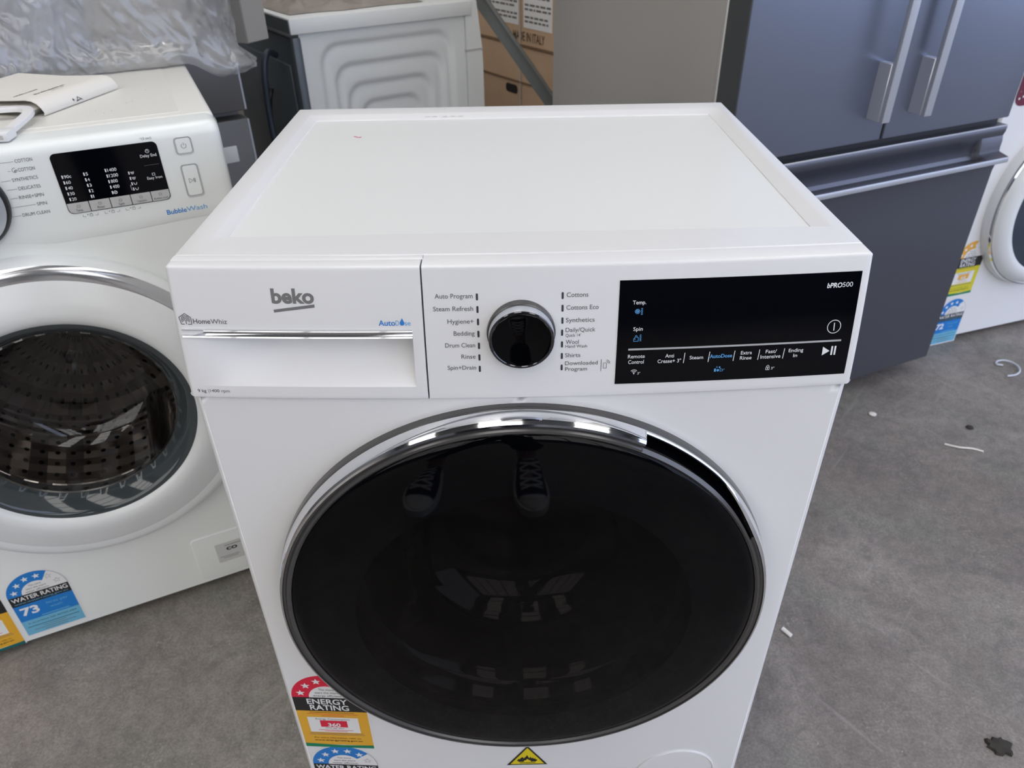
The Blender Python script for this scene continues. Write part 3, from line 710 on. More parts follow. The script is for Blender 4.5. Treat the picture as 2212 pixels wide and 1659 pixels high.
def make_left():
    P = left; D = .60
    mb = MB(); cz = .445; zb, zt = .020, .728
    polar_front(mb, .292, zb, zt, cz, .20)
    for s in (-1, 1):
        cols = [(s*(.292+.008*math.sin(math.radians(15*i))), .008*(1-math.cos(math.radians(15*i)))) for i in range(7)]+[(s*.30, D-.01), (s*.29, D)]
        mb.grid([[(x, y, zb) for x, y in cols], [(x, y, .70) for x, y in cols]])
        cols = [(s*.2985, .004), (s*.30, .014), (s*.30, D-.01), (s*.29, D)]
        mb.grid([[(x, y, .70) for x, y in cols], [(x, y, .815) for x, y in cols]])
    mb.box(-.291, .291, D-.002, D, zb, .82); mb.grid([[(-.292, 0, zb), (.292, 0, zb)], [(-.292, D, zb), (.292, D, zb)]])
    mb.grid([[(.20*math.cos(a), 0, cz+.20*math.sin(a)) for a in frange(0, 2*PI, 60)], [(.19*math.cos(a), .03, cz+.19*math.sin(a)) for a in frange(0, 2*PI, 60)]])
    mb.build('cabinet', 'sam_white', P)
    # control fascia with its wavy lower edge
    seam = lambda x: .7110 + (.0042*smooth01((x-.125)/.13) if x > .125 else 0) + (.0115*smooth01((.072-x)/.085) if x > -.02 else .0115)
    xs = [-.30, -.2996, -.298, -.294]+frange(-.288, .288, 60)+[.294, .298, .2996, .30]; rr = .012
    rows = []
    prof = [(.012, 0), (.0, .0006)]+[(-.001, t) for t in frange(.02, 1, 8)]
    def er(x): t = .30-abs(x); return 0 if t >= rr else rr-math.sqrt(max(0, rr*rr-(rr-t)**2))
    for y, t in prof: rows.append([(x, y+er(x), seam(x)+(.828-seam(x))*t) for x in xs])
    for a in (15, 30, 45, 60, 75, 90):
        q = math.radians(a); rows.append([(x, -.001+.016*(1-math.cos(q))+er(x), .828+.016*math.sin(q)-er(x)*math.sin(q)) for x in xs])
    rows.append([(x, .05, .844-er(x)) for x in xs]); rows.append([(x, .05, .80) for x in xs])
    mb = MB(); mb.grid(rows); mb.grid([[(.30, y, z) for y, z in ((.012, .72), (.012, .83), (.02, .838))], [(.30, .05, z) for z in (.72, .83, .838)]])
    fas = mb.build('control_panel', 'sam_white', P, 35)
    tp = MB(); tp.box(-.2995, .2995, .0500, D, .815, .8445, .006, 3); tp.box(-.258, .258, .070, D-.03, .8435, .8452, .0008, 1); tp.build('top_plate', 'sam_top', P)
    t = MB()
    rnd = random.Random(3)
    for i in range(26):
        x, y = rnd.uniform(.0, .24), rnd.uniform(.08, .26); r = rnd.uniform(.0005, .0012); t.flat(star(x, y, r, .7), lambda a, b: (a, b, .8455))
    tag(t.build('dust_specks', 'soft_ink', tp_parent(P), 0), kind='stuff')
    # programme scale and brand of wash printed on the fascia
    f = loc_fn(.0014); t = MB()
    for s, a, b, z, lx in (('COTTON', .0500, .0694, .8226, .0335), ('COTTON', .0500, .0688, .8114, .0385), ('SYNTHETICS', .0395, .0683, .7998, .0270), ('DELICATES', .0427, .0678, .7884, .0295),
                       ('RINSE+SPIN', .0396, .0678, .7770, .0295), ('SPIN', .0563, .0677, .7657, .0270), ('DRUM CLEAN', .0358, .0675, .7541, .0180)):
        write(t, s, a, b, z, .0042, f)
        e = a-.0015 if not (s == 'COTTON' and z < .82) else .0415
        line(t, lx, z+.0018, e, z+.0018, .0004, f)
    write(t, 'e', .0455, .0490, .8112, .0046, f, shear=.3); arc_strip(t, .0462, .8138, .0028, .0005, 60, 300, f)
    t.build('program_list', 'print', fas, 0); t = MB()
    write(t, '*(3 sec)', .1981, .2120, .8309, .0030, f)
    t.build('hint_print', 'print', fas, 0)
    for x in (.1034, .1302, .1565):
        t = MB(); line(t, x, .7440, x, .7415, .0004, f); line(t, x, .7415, x+.0035, .7415, .0004, f); line(t, x+.0182, .7440, x+.0182, .7415, .0004, f); line(t, x+.0147, .7415, x+.0182, .7415, .0004, f)
        outline(t, rrect(x+.0080, x+.0118, .7410, .7440, .0004, 2), .0004, f); arc_strip(t, x+.0099, .7440, .0013, .0004, 0, 180, f, 0, 6); t.flat(star(x+.0058, .7438, .0010, .5), f); t.build('lock_symbol', 'print', fas, 0)
    t = MB()
    write(t, 'Bubble', .2056, .2318, .7262, .0066, f, 1, bold=.015); write(t, 'Wash', .2322, .2595, .7266, .0066, f, 2)
    t.build('wash_mark', ['print', 'print_blue', 'print_sky'], fas, 0)
    # display
    d = MB()
    def slab(poly, y0, y1, m=0): 
        d.flat(poly, lambda x, z: (x, -y1, z), m); n = len(poly)
        d.grid([[(x, -y1, z) for x, z in poly], [(x, -y0, z) for x, z in poly]], m, closed=True)
    slab(rrect(.0885, .2165, .7475, .8275, .0065), .0, .0019)
    dis = d.build('display_panel', 'display', P, 30)
    for i, (a, b) in enumerate(zip((.0893, .1156, .1412, .1670, .1926), (.1146, .1402, .1660, .1916, .2157))):
        poly = [(a, .7620), (a, .7485 if 0 < i else .7535), (b, .7485 if i < 4 else .7535), (b, .7620)]
        if i == 0: poly = [(a, .7620), (a, .7540), (a+.0016, .7500), (a+.0055, .7483), (b, .7483), (b, .7620)]
        elif i == 4: poly = [(a, .7620), (a, .7483), (b-.0055, .7483), (b-.0016, .7500), (b, .7540), (b, .7620)]
        d = MB(); slab(poly, .0015, .0024); d.build('touch_key', 'grey_key', dis, 30)
    f = loc_fn(.0027); t = MB()
    for s, c, z, h in (('Temp.', .1020, .7503, .0032), ('Rinse', .1280, .7503, .0032), ('Spin', .1535, .7503, .0032), ('Options', .1792, .7503, .0030), ('Bubble Soak', .2040, .7503, .0024)):
        w = len(s)*.0017; write(t, s, c-w/2, c+w/2, z, h, f, 1)
        outline(t, rrect(c-.0018, c+.0018, .7555, .7588, .0004, 2), .0004, f, 1)
    f = loc_fn(.0022)
    for x, col in ((.0945, ('90c', '60', '40', '30', '20')), (.1201, ('5', '4', '3', '2', '1'))):
        for i, s in enumerate(col):
            z = .7953-.0075*i; t.flat(rect(x, x+.0015, z, z+.0042), f); write(t, s, x+.0027, x+.0027+(.0029*len(s)-.0004 if s != '1' else .0010), z, .0040, f)
    for i, s in enumerate(('1400', '1200', '800', '400')):
        z = .7962-.0075*i; t.flat(rect(.1461, .1476, z, z+.0042), f); write(t, s, .1491, .1491+.0027*len(s), z, .0042, f)
    t.flat(rect(.1461, .1476, .7662, .7704), f); arc_strip(t, .1505, .7682, .0020, .0007, 0, 360, f); line(t, .1490, .7670, .1520, .7694, .0006, f)
    for i in range(4):
        z = .7888-.0073*i; t.flat(rect(.1726, .1740, z, z+.0040), f); line(t, .1755, z+.0034, .1765, z+.0004, .0006, f); line(t, .1765, z+.0004, .1785, z+.0004, .0006, f); line(t, .1785, z+.0004, .1795, z+.0034, .0006, f)
        if i < 2: t.flat(rect(.1768, .1782, z+.0018, z+.0032), f)
    line(t, .1708, .7680, .1708, .7745, .0003, f); line(t, .1708, .7680, .1718, .7680, .0003, f); line(t, .1708, .7745, .1718, .7745, .0003, f)
    write(t, 'Delay End', .1926, .2127, .8084, .0038, f); arc_strip(t, .2028, .8160, .0023, .0005, 0, 360, f); line(t, .2028, .8160, .2028, .8176, .0005, f); line(t, .2028, .8160, .2038, .8155, .0005, f)
    line(t, .1941, .7976, .2130, .7976, .0004, f, 1); write(t, 'Easy Iron', .1935, .2124, .7785, .0036, f); outline(t, rrect(.2008, .2045, .7832, .7866, .0004, 2), .0005, f)
    t.build('display_lettering', ['print_white', 'print'], dis, 0)
    # buttons
    for a, b, z0, z1, nm in ((.2378, .2605, .8050, .8282, 'power_button'), (.2378, .2605, .7462, .7915, 'start_button')):
        mb = MB(); po = rrect(a, b, z0, z1, .0045); pi = rrect(a+.0016, b-.0016, z0+.0016, z1-.0016, .0035); pj = rrect(a+.0022, b-.0022, z0+.0022, z1-.0022, .003)
        mb.grid([[(x, -.0008, z) for x, z in po], [(x, -.0020, z) for x, z in po], [(x, -.0016, z) for x, z in pi], [(x, -.0010, z) for x, z in pi]], 0, closed=True)
        mb.grid([[(x, -.0010, z) for x, z in pi], [(x, -.0018, z) for x, z in pj]], 1, closed=True); mb.add([(x, -.0018, z) for x, z in pj], [tuple(range(len(pj)))], 1)
        bt = mb.build(nm, ['print_grey', 'sam_white'], P, 30)
        t = MB(); f = loc_fn(.0020); c = (a+b)/2; z = (z0+z1)/2
        if nm == 'power_button': arc_strip(t, c, z, .0032, .0006, -230, 50, f); line(t, c, z+.0005, c, z+.0042, .0006, f)
        else:
            p = [(c-.0042, z-.0032), (c+.0008, z), (c-.0042, z+.0032)]
            for i in range(3): line(t, *p[i], *p[(i+1) % 3], .0005, f)
            for dx in (.0020, .0036): line(t, c+dx, z-.0030, c+dx, z+.0030, .0008, f)
        t.build('symbol', 'print', bt, 0)
    # dial
    T = Matrix.Translation((-.030, 0, .777)); 
    dl = MB().lathe([(.0575, 0), (.0575, -.004), (.0555, -.010), (.0525, -.012)], 64, 0, T).build('dial', 'black_plastic', P)
    MB().lathe([(.0527, -.0118), (.0515, -.0135), (.0455, -.0225), (.0435, -.0240)], 64, 0, T).build('dial_rim', 'fridge_bar', dl); MB().lathe([(.0436, -.0239), (.040, -.0232), (.0002, -.0232)], 64, 0, T).build('dial_cap', 'sam_ring', dl)
    # door
    T = Matrix.Translation((0, 0, cz))
    mb = MB(); mb.lathe([(.258, .002), (.259, -.010), (.2575, -.0185), (.252, -.026)], 128, 0, T)
    mb.lathe([(.2325, -.0315), (.226, -.034), (.205, -.040), (.190, -.0445), (.180, -.0440), (.1735, -.041), (.1700, -.037), (.1700, -.010), (.19, .0)], 128, 0, T)
    door = mb.build('door', 'sam_ring', P)
    # silver band round the upper rim, plain white below
    a0, a1 = math.radians(-12), math.radians(192)
    MB().lathe([(.2522, -.026), (.2500, -.0282), (.2460, -.0300), (.2420, -.0310), (.2360, -.0316), (.2325, -.0315)], 100, 0, T, a0, a1).build('chrome_band', 'silver_band', door)
    MB().lathe([(.2522, -.026), (.2480, -.0290), (.2420, -.0310), (.2325, -.0315)], 60, 0, T, a1, 2*PI+a0).build('lower_band', 'sam_ring', door)
    g = MB(); g.lathe([(.1703, -.0372), (.1660, -.0372), (.1600, -.0325), (.1500, -.0190), (.1435, -.006)], 128, 1, T)
    g.lathe([(.1435, -.006), (.142, .010), (.138, .040), (.128, .075), (.110, .098), (.085, .108), (.05, .104), (.0002, .100)], 96, 0, T)
    g.build('glass_bowl', ['clear', 'bluish'], door)
    MB().lathe([(.1450, -.0062), (.1425, -.0085), (.1412, -.0060)], 96, 0, T).build('glass_rim', 'steel', door)
    MB().lathe([(.19, .004), (.175, .016), (.160, .018), (.156, .028), (.164, .040), (.172, .048)], 96, 0, T).build('gasket', 'rubber', P)
    dm = MB(); n = 120; prof = [(.168, .05), (.215, .060), (.238, .075), (.240, .10), (.240, .20), (.240, .30), (.225, .335)]
    dm.lathe(prof, n, 0, T); dm.lathe([(.225, .335), (.17, .345), (.12, .330), (.0002, .325)], n, 0, T)
    for q in range(3):
        a = math.radians(-90+120*q+25); R = T @ Matrix.Rotation(-a, 4, 'Y')
        dm.box(.196, .236, .085, .325, -.024, .024, .018, 3, 1, R)
    o = dm.build('drum', ['drum', 'steel'], P)
    me = o.data; uvl = me.uv_layers.new(name='UVMap')
    for p in me.polygons:
        for li in p.loop_indices:
            v = me.vertices[me.loops[li].vertex_index].co; r = math.hypot(v.x, v.z-cz); an = math.atan2(v.z-cz, v.x)/(2*PI)+.5
            uvl.data[li].uv = (an, v.y*3.2 if v.y < .332 and r > .2 else r*3)
    # seam: fix wrap-around faces
    for p in me.polygons:
        us = [uvl.data[i].uv[0] for i in p.loop_indices]
        if max(us)-min(us) > .5:
            for i in p.loop_indices:
                if uvl.data[i].uv[0] < .5: uvl.data[i].uv[0] += 1
    # drain flap with a paper tag
    mb = MB(); po = rrect(.0895, .245, .0285, .1305, .009); pi = rrect(.0905, .244, .0295, .1295, .0085); pj = rrect(.0915, .243, .0305, .1285, .008)
    mb.grid([[(x, .0005, z) for x, z in po], [(x, -.0012, z) for x, z in po], [(x, -.0022, z) for x, z in pi], [(x, -.0024, z) for x, z in pj]], closed=True); mb.add([(x, -.0024, z) for x, z in pj], [tuple(range(len(pj)))])
    fl = mb.build('drain_flap', 'sam_white', P, 20)
    t = MB(); f = lambda x, z: (x, -.0026, z); g = lambda x, z: (x, -.0028, z)
    t.flat(rect(.1264, .195, .058, .104), f); write(t, 'co', .1444, .164, .0845, .010, g, 1, bold=.03); t.flat(rect(.1425, .175, .0962, .0975), g, 2)
    t.flat(rect(.130, .165, .0705, .0715), g, 2); t.flat(rect(.136, .162, .0668, .0678), g, 2); t.build('paper_tag', ['tag_paper', 'ink', 'soft_ink'], fl, 0)
    fn = lambda x, z, l: (x, -.0006-.00012*l, z)
    rating_label('water_label', P, -.1990, -.1090, .1258, fn, 'water', '73', '', 'w_blue', 'w_light', 58, 6)
    rating_label('energy_label', P, -.2990, -.2085, .1300, fn, 'energy', '', '', 'e_red', 'e_yellow', -1, 6, 1, foot='e_teal') if False else rating_label('energy_label', P, -.2985, -.2080, .1300, fn, 'energy', '310', 'kWh per year', 'e_red', 'e_yellow', -1, 6, 1, foot='e_teal')
    for sx in (-1, 1):
        for y in (.06, .52): MB().lathe([(.0001, .0), (.022, 0), (.022, .01), (.012, .011), (.012, .024), (.0001, .024)], 20, 0, Matrix.Translation((sx*.24, y, 0)) @ Matrix.Rotation(PI/2, 4, 'X')).build('foot', 'black_plastic', P)
def tp_parent(P): return [c for c in P.children if c.name.startswith('top_plate')][0]
M['sam_top'] = mat('warm_white_top', (.74, .73, .685), .38, var=.03, scale=8)
M['tag_paper'] = mat('grey_tag', (.60, .60, .59), .5, var=.03)
M['silver_band'] = mat('silver_band', (.72, .73, .75), .14, .85, var=.02)
make_left()

# ------------------------------------------------------------------ right washing machine
def make_right():
    P = thing('washing_machine', 'white washing machine half hidden by the dark fridge at right edge', 'washing machine', (1.1927+.27*math.cos(.3104), 1.2332+.27*math.sin(.3104), 0), .3104)
    mb = MB(); cz = .405
    polar_front(mb, .292, .02, .845, cz, .20)
    for s in (-1, 1):
        cols = [(s*(.292+.008*math.sin(math.radians(15*i))), .008*(1-math.cos(math.radians(15*i)))) for i in range(7)]+[(s*.30, .60)]
        mb.grid([[(x, y, .02) for x, y in cols], [(x, y, .845) for x, y in cols]])
    mb.box(-.296, .296, .004, .60, .842, .85, .003); mb.box(-.291, .291, .598, .60, .02, .85); mb.grid([[(-.292, 0, .02), (.292, 0, .02)], [(-.292, .6, .02), (.292, .6, .02)]])
    mb.build('cabinet', 'white', P)
    T = Matrix.Translation((0, 0, cz))
    d = MB(); d.lathe([(.245, .002), (.246, -.014), (.2425, -.024)], 96, 0, T); d.lathe([(.2365, -.030), (.230, -.040), (.212, -.049), (.198, -.050), (.192, -.046)], 96, 0, T)
    dr = d.build('door', 'sam_ring', P); MB().lathe([(.2426, -.0238), (.2415, -.029), (.2380, -.0312), (.2363, -.0298)], 96, 0, T).build('chrome_trim', 'chrome', dr)
    MB().lathe([(.1935, -.0470), (.188, -.048), (.17, -.054), (.13, -.062), (.07, -.067), (.0002, -.068)], 96, 0, T).build('door_glass', 'tinted', dr)
    d = MB(); d.box(-.294, -.10, -.002, .004, .735, .842, .002); d.build('detergent_drawer', 'white_plastic', P)
    t = MB(); po = rrect(-.297+.018, -.17, .655, .80, .022); t.flat(po, lambda x, z: (x, -.0012-.002*(z > .73), z))
    for i in range(9): t.flat(star(-.268+.011*(i % 3), .672+.014*(i//3)+.004*(i % 2), .004), lambda x, z: (x, -.0016-.002*(z > .73), z), 1)
    t.build('promotion_sticker', ['maroon', 'print_white'], P, 0)
    fn = lambda x, z, l: (x, -.0006-.00012*l, z)
    o = -.27
    rating_label('energy_label', P, o-.016, o+.076, .2670, fn, 'energy', '410', 'kWh per year', 'l_orange', 'l_yellow', 78, 6, 1, foot='e_green')
    rating_label('water_label', P, o-.012, o+.080, .0962, fn, 'water', '72', '', 'w_blue', 'w_light', 50, 6)
    for sx in (-1, 1):
        for y in (.06, .52): MB().lathe([(.0001, .0), (.022, 0), (.022, .01), (.012, .011), (.012, .024), (.0001, .024)], 20, 0, Matrix.Translation((sx*.24, y, 0)) @ Matrix.Rotation(PI/2, 4, 'X')).build('foot', 'black_plastic', P)
M['tinted'] = mat('tinted_door_glass', (.035, .05, .075), .06, spec=.8, var=.05)
make_right()

# ------------------------------------------------------------------ french-door fridge
def make_fridge():
    a = math.radians(23.342); P = thing('fridge', 'tall dark stainless french-door fridge with bottom freezer drawer and bar handles', 'fridge', (.402, .795, 0), a)
    W_ = .752; MB().box(.0, W_, .0712, .715, .03, 1.78, .002).build('cabinet', 'cabinet', P); MB().box(.0006, W_-.0006, .0675, .0710, .04, 1.775, .0006).build('cabinet_flange', 'flange', P)
    MB().box(.0012, W_-.0012, .0600, .0668, .67, 1.765, .001).build('gasket', 'gasket', P); MB().box(.0012, W_-.0012, .0585, .0668, .05, .649, .001).build('gasket', 'gasket', P)
    MB().box(.004, W_-.004, .020, .0725, .6465, .668).build('centre_rail', 'black_plastic', P)
    def door(x0, x1, hx, lab):
        mb = MB(); mb.box(x0, x1, .0, .059, .668, 1.765, .003, 2)
        mb.box(x0-.0004, x0+.0002, .003, .058, .672, 1.76)
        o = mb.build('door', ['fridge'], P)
        e = MB(); e.box(x0-.0012, x0+.0006, .0025, .0585, .670, 1.763, .0004, 1); e.build('door_edge', 'door_edge', o)
        h = MB(); h.box(hx+.002, hx+.022, -.038, -.028, .714, 1.72, .0015, 2)
        h.box(hx, hx+.0145, -.0290, .002, .715, .820, .001, 1); h.box(hx, hx+.0145, -.0290, .002, 1.62, 1.718, .001, 1); h.build('door_handle', 'fridge_bar', o)
    door(0, .3735, .321, 'left'); door(.3805, W_, .432, 'right')
    # freezer drawer, grip lip rolled out of the front
    mb = MB(); x0, x1 = .0, W_+.006
    UP = .010
    prof = [(.055, .050), (.003, .050), (.0, .053)]+[(0., z) for z in frange(.10, .55, 6)]+[(y, z+UP) for y, z in ((-.002, .553), (-.012, .561), (-.024, .565), (-.0275, .567), (-.028, .572), (-.027, .577), (-.024, .5785), (-.016, .5775), (-.004, .572), (.006, .573), (.012, .580), (.013, .592), (.009, .606))]+[(.003, .628), (0, .638), (0, .6475), (.002, .6515), (.055, .6515)]
    END = {(-.024, .5785): (-.024, .5788), (-.016, .5775): (-.018, .5800), (-.004, .572): (-.012, .5812), (.006, .573): (-.006, .5825), (.012, .580): (-.001, .5840), (.013, .592): (0, .592), (.009, .606): (0, .606)}
    xs = [x0, x0+.001]+frange(x0+.004, x1-.075, 30)+frange(x1-.072, x1-.064, 3)+[x1-.03, x1-.001, x1]
    rows = []
    for y, z in prof:
        row = []
        for x in xs:
            yy = y
            zz = z
            if x > x1-.0735 and y > -.0245 and .5785+.003 < z <= .6165:
                k = smooth01((x-(x1-.0725))/.008); ye, ze = END.get((y, round(z-UP, 4)), (y, z-UP)); ze += UP; yy = y+(ye-y)*k; zz = z+(ze-z)*k
            row.append((x, yy, zz))
        rows.append(row)
    mb.grid(rows)
    for j in (0, -1): mb.add([r[j] for r in rows], [tuple(range(len(rows)))])
    o = mb.build('freezer_drawer', 'fridge_shaded', P, 30)
    MB().box(x0+.001, x1-.001, -.0290, -.0262, .5765, .5885, .001, 2).build('grip_trim', 'fridge_bar', o)
    MB().box(x0+.001, x1-.001, -.0008, .0012, .6486, .6524, .0006, 1).build('edge_trim', 'fridge_bar', o)
    for x in (.05, W_-.05):
        for y in (.12, .66): MB().box(x-.02, x+.02, y-.02, y+.02, 0, .031, .003).build('foot', 'black_plastic', P)
    MB().box(.02, W_-.02, .080, .09, .004, .03).build('kick_plate', 'black_plastic', P)
make_fridge()

# ------------------------------------------------------------------ machine seen from its embossed side (behind)
def make_side_machine():
    ang = math.radians(33.7)                                  # local x runs along the visible side, local y into the machine
    P = thing('washing_machine', 'grey-white washing machine seen from its embossed side, standing behind the nearest washer', 'washing machine', (-.501, 1.343, 0), ang)
    D, Wd = .492, .60; zs = .816
    steps = [(.071, .441, .784, .0), (.106, .415, .733, 0), (.138, .379, .682, 0), (.174, .346, .634, 0)]
    mb = MB()
    # stepped embossing: each nested panel sinks, its shoulder rises again
    def frame(x0, x1, z0, z1, r, n=12):
        return rrect(x0, x1, z0, z1, r, n)
    outer = rrect(.022, D, .03, zs, .0005, 12)
    loops = [(outer, .010)]
    for i, (a, b, zt, _) in enumerate(steps):
        zb = .845-zt
        y0 = .010+.0075*i
        for g, y in ((-.011, y0), (-.004, y0+.0012), (.002, y0+.0075), (.007, y0+.0100), (.013, y0+.0100), (.022, y0+.0085)):
            loops.append((frame(a+g, b-g, zb+g, zt-g, .050-.004*i-g), y))
    mb.grid([[(x, y+.004, z) for x, z in p] for p, y in loops], closed=True)
    p, y = loops[-1]; mb.add([(x, y+.004, z) for x, z in p], [tuple(range(len(p)))])
    mb.box(.022, D, .062, Wd-.01, .03, zs); mb.grid([[(.022, .014, .03), (.022, .014, zs)], [(.022, .07, .03), (.022, .07, zs)]]); mb.grid([[(D, .014, .03), (D, .014, zs)], [(D, .07, .03), (D, .07, zs)]])
    mb.build('side_panel', 'dryer', P, 50)
    t = MB(); t.box(.0, D+.004, .0, Wd, zs, .850, .002, 2); t.build('top_plate', 'dryer', P); MB().box(-.002, .0005, .004, Wd-.004, zs+.002, .847, .0006, 1).build('rear_shade_strip', 'dryer_back', P)  # dark strip stands in for shade on the lid's white rear side
    f = MB(); prof = [(D-.012, .03), (D+.040, .03), (D+.040, .69), (D+.038, .735), (D+.024, .849), (D+.0045, .849)]
    f.grid([[(x, .006, z) for x, z in prof], [(x, Wd-.006, z) for x, z in prof]]); f.add([(x, .006, z) for x, z in prof]+[(D-.012, .006, .815)], [tuple(range(len(prof)+1))]); f.build('front_panel', 'dryer', P, 20)
    s = MB(); s.box(D-.014, D+.0395, .0045, .012, .728, .732); s.build('panel_seam', 'scuff', P)
    b = MB(); b.box(.012, .024, .02, Wd-.02, .04, .80, .004); b.box(.004, .013, .06, Wd-.06, .1, .74, .004)
    b.box(.002, .024, .004, .022, .03, .81, .006)
    for z in (.25, .45, .65): b.lathe([(.0001, -.006), (.05, -.006), (.06, .0)], 24, 0, Matrix.Translation((.006, .3, z)) @ Matrix.Rotation(-PI/2, 4, 'Z'))
    b.build('back_panel', 'dryer_back', P)
    h = MB(); pts = [(.0, .13, .755), (-.025, .12, .765), (-.045, .11, .72), (-.052, .11, .6), (-.052, .10, .45), (-.08, .10, .25), (-.06, .10, .06), (-.10, .14, .02), (-.2, .2, .014)]
    sp = spline(pts, 8); h.tube(sp, .008, 10); h.build('drain_hose', 'hose', P)
    c = MB(); c.tube(spline([(.0, .22, .66), (-.02, .2, .60), (-.025, .2, .4), (-.02, .2, .1), (-.08, .25, .008)], 8), .005, 8); c.build('power_cord', 'black_plastic', P)
    for x in (.06, D-.03):
        for y in (.06, Wd-.06): MB().box(x-.02, x+.02, y-.02, y+.02, 0, .031, .004).build('foot', 'black_plastic', P)
def spline(pts, n=8):
    P = [Vector(p) for p in pts]; P = [P[0]*2-P[1]]+P+[P[-1]*2-P[-2]]; out = []
    for i in range(1, len(P)-2):
        for k in range(n):
            t = k/n; a, b, c, d = P[i-1:i+3]
            out.append(.5*((2*b)+(c-a)*t+(2*a-5*b+4*c-d)*t*t+(3*b-a-3*c+d)*t**3))
    out.append(P[-2]); return out
make_side_machine()
def make_sheet():
    m = Matrix.Translation((-.501, 1.343, 0)) @ Matrix.Rotation(math.radians(33.7), 4, 'Z'); rows = []
    for i in range(60):
        y = .055+.50*i/59; row = []
        for j in range(80):
            x = .02+.36*j/79; h = .010+.020*abs(noise.noise(Vector((x*9, y*9, 2))))+.014*max(0, noise.ridged_multi_fractal(Vector((x*12, y*7, 0)), .9, 2.1, 4, 1., 2.)-1.)
            e = min(j, 79-j, i, 59-i)/8; row.append((x+.02*noise.noise(Vector((y*8, 0, 3)))*(1 if j > 40 else .3), y+.02*noise.noise(Vector((x*9, 4, 0))), .8515+h*min(1, e)))
        rows.append(row)
    o = MB().grid(rows).build('plastic_sheet', 'brown_film', None, 180); o.matrix_world = m
    tag(o, 'crumpled brownish film sheet lying on top of the machine with embossed side', 'sheet')
make_sheet()

# ------------------------------------------------------------------ fridges in the far left corner
def make_back_fridges():
    P = thing('fridge', 'charcoal drawer fridge behind the left washing machine, white tag on its lower drawer', 'fridge', (-.592, 1.20, 0), math.radians(33.7))
    MB().box(-.60, -.006, .05, .60, .03, .838, .003).build('cabinet', 'old_fridge', P)
    for a, b in ((.685, .834), (.05, .668)):
        o = MB().box(-.60, 0, 0, .048, a, b, .004, 2).build('drawer_front', 'old_fridge', P); MB().box(-.004, .0008, -.0008, .046, a+.002, b-.002, .0006, 1).build('edge_trim', 'fridge_bar', o)
    MB().box(-.078, -.040, -.0025, .002, .575, .612, .003, 2).build('price_tag', 'label_white', P)
    for x in (-.55, -.05):
        for y in (.1, .55): MB().box(x-.02, x+.02, y-.02, y+.02, 0, .031, .003).build('foot', 'black_plastic', P)
    d = Vector((.448, .894, 0)); o = Vector((-.501, 1.162, 0))
    m = MB(); m.box(-.42, 0, -.065, 0, .8385, 1.30, .002, 1)
    bx = m.build('cardboard_box', 'cabinet_pale', None); bx.location = o; bx.rotation_euler = (0, 0, math.atan2(-.448, .894))
    tag(bx, 'flat beige-grey box standing on the charcoal drawer fridge behind the plastic bag', 'box')
M['cabinet_pale'] = mat('beige_grey_door', (.42, .40, .375), .4, .1, var=.03)
make_back_fridges()

# ------------------------------------------------------------------ carton and leaning bar
def make_carton():
    # local x along the visible face, y into the carton
    a = math.atan2(-.83, .55); P = thing('cardboard_box', 'brown carton with two white printed labels standing behind the leaning bar', 'box', (-.115, 2.30, 0), a)
    mb = MB(); mb.box(0, .56, 0, .60, .0, 1.05, .004, 1); mb.build('carton', 'card', P)
    fl = MB(); fl.box(.0, .56, -.004, .001, .664, .672, .001, 1); fl.box(.0, .56, -.004, .001, .552, .557, .001, 1); fl.build('flap_edge', 'card_dark', P)
    for x0, x1, z0 in ((.10, .294, .726), (.320, .472, .722)):
        t = MB(); t.flat(rect(x0, x1, z0, 1.0), lambda x, z: (x, -.0010, z)); f = lambda x, z: (x, -.0014, z); rnd = random.Random(int(x0*1000))
        z = z0+.016
        while z < .99:
            x = x0+.008
            while x < x1-.02:
                w = min(rnd.uniform(.008, .03), x1-.008-x); t.flat(rect(x, x+w, z, z+.006), f, 1); x += w+.005
            z += .0125 if rnd.random() > .25 else .022
        t.build('printed_label', ['label_white', 'soft_ink'], P, 0)
    t = MB(); f = lambda x, z: (x, -.0012, z)
    write(t, 'MADE IN ITALY', .262, .434, .683, .026, f, bold=.01); t.build('printing', 'card_ink', P, 0)
    MB().box(.297, .308, -.0035, -.0015, .0, 1.05).build('strap', 'strap', P)
    h = MB(); h.flat(rrect(.215, .285, .512, .540, .012), lambda x, z: (x, -.0012, z)); h.build('hand_hole', 'black_plastic', P, 0)
M['card_dark'] = mat('carton_edge', (.19, .115, .065), .85, var=.08)
M['card_ink'] = mat('carton_ink', (.10, .06, .035), .8, var=.15, scale=80)
M['strap'] = mat('pale_strap', (.50, .42, .36), .35, var=.04)
make_carton()
def make_bar():
    a, b = Vector((-.066, 1.70, .843)), Vector((.1265, 1.70, .578))           # two points along the bar
    d = (b-a).normalized(); base = b+d*((b.z-.004)/-d.z); top = a-d*.34
    L = (top-base).length; z = (top-base)/L; x = z.cross(Vector((.25, 1, 0))).normalized(); y = z.cross(x)
    m = Matrix((x, y, z)).transposed().to_4x4(); m.translation = base
    mb = MB(); mb.box(-.020, .020, -.0015, .0015, .0, L, .0006, 1); mb.box(-.020, -.017, -.002, .024, .0, L, .0006, 1)
    o = mb.build('metal_bar', 'brace'); o.matrix_world = m
    tag(o, 'grey steel angle bar leaning across the brown carton', 'bar')
make_bar()
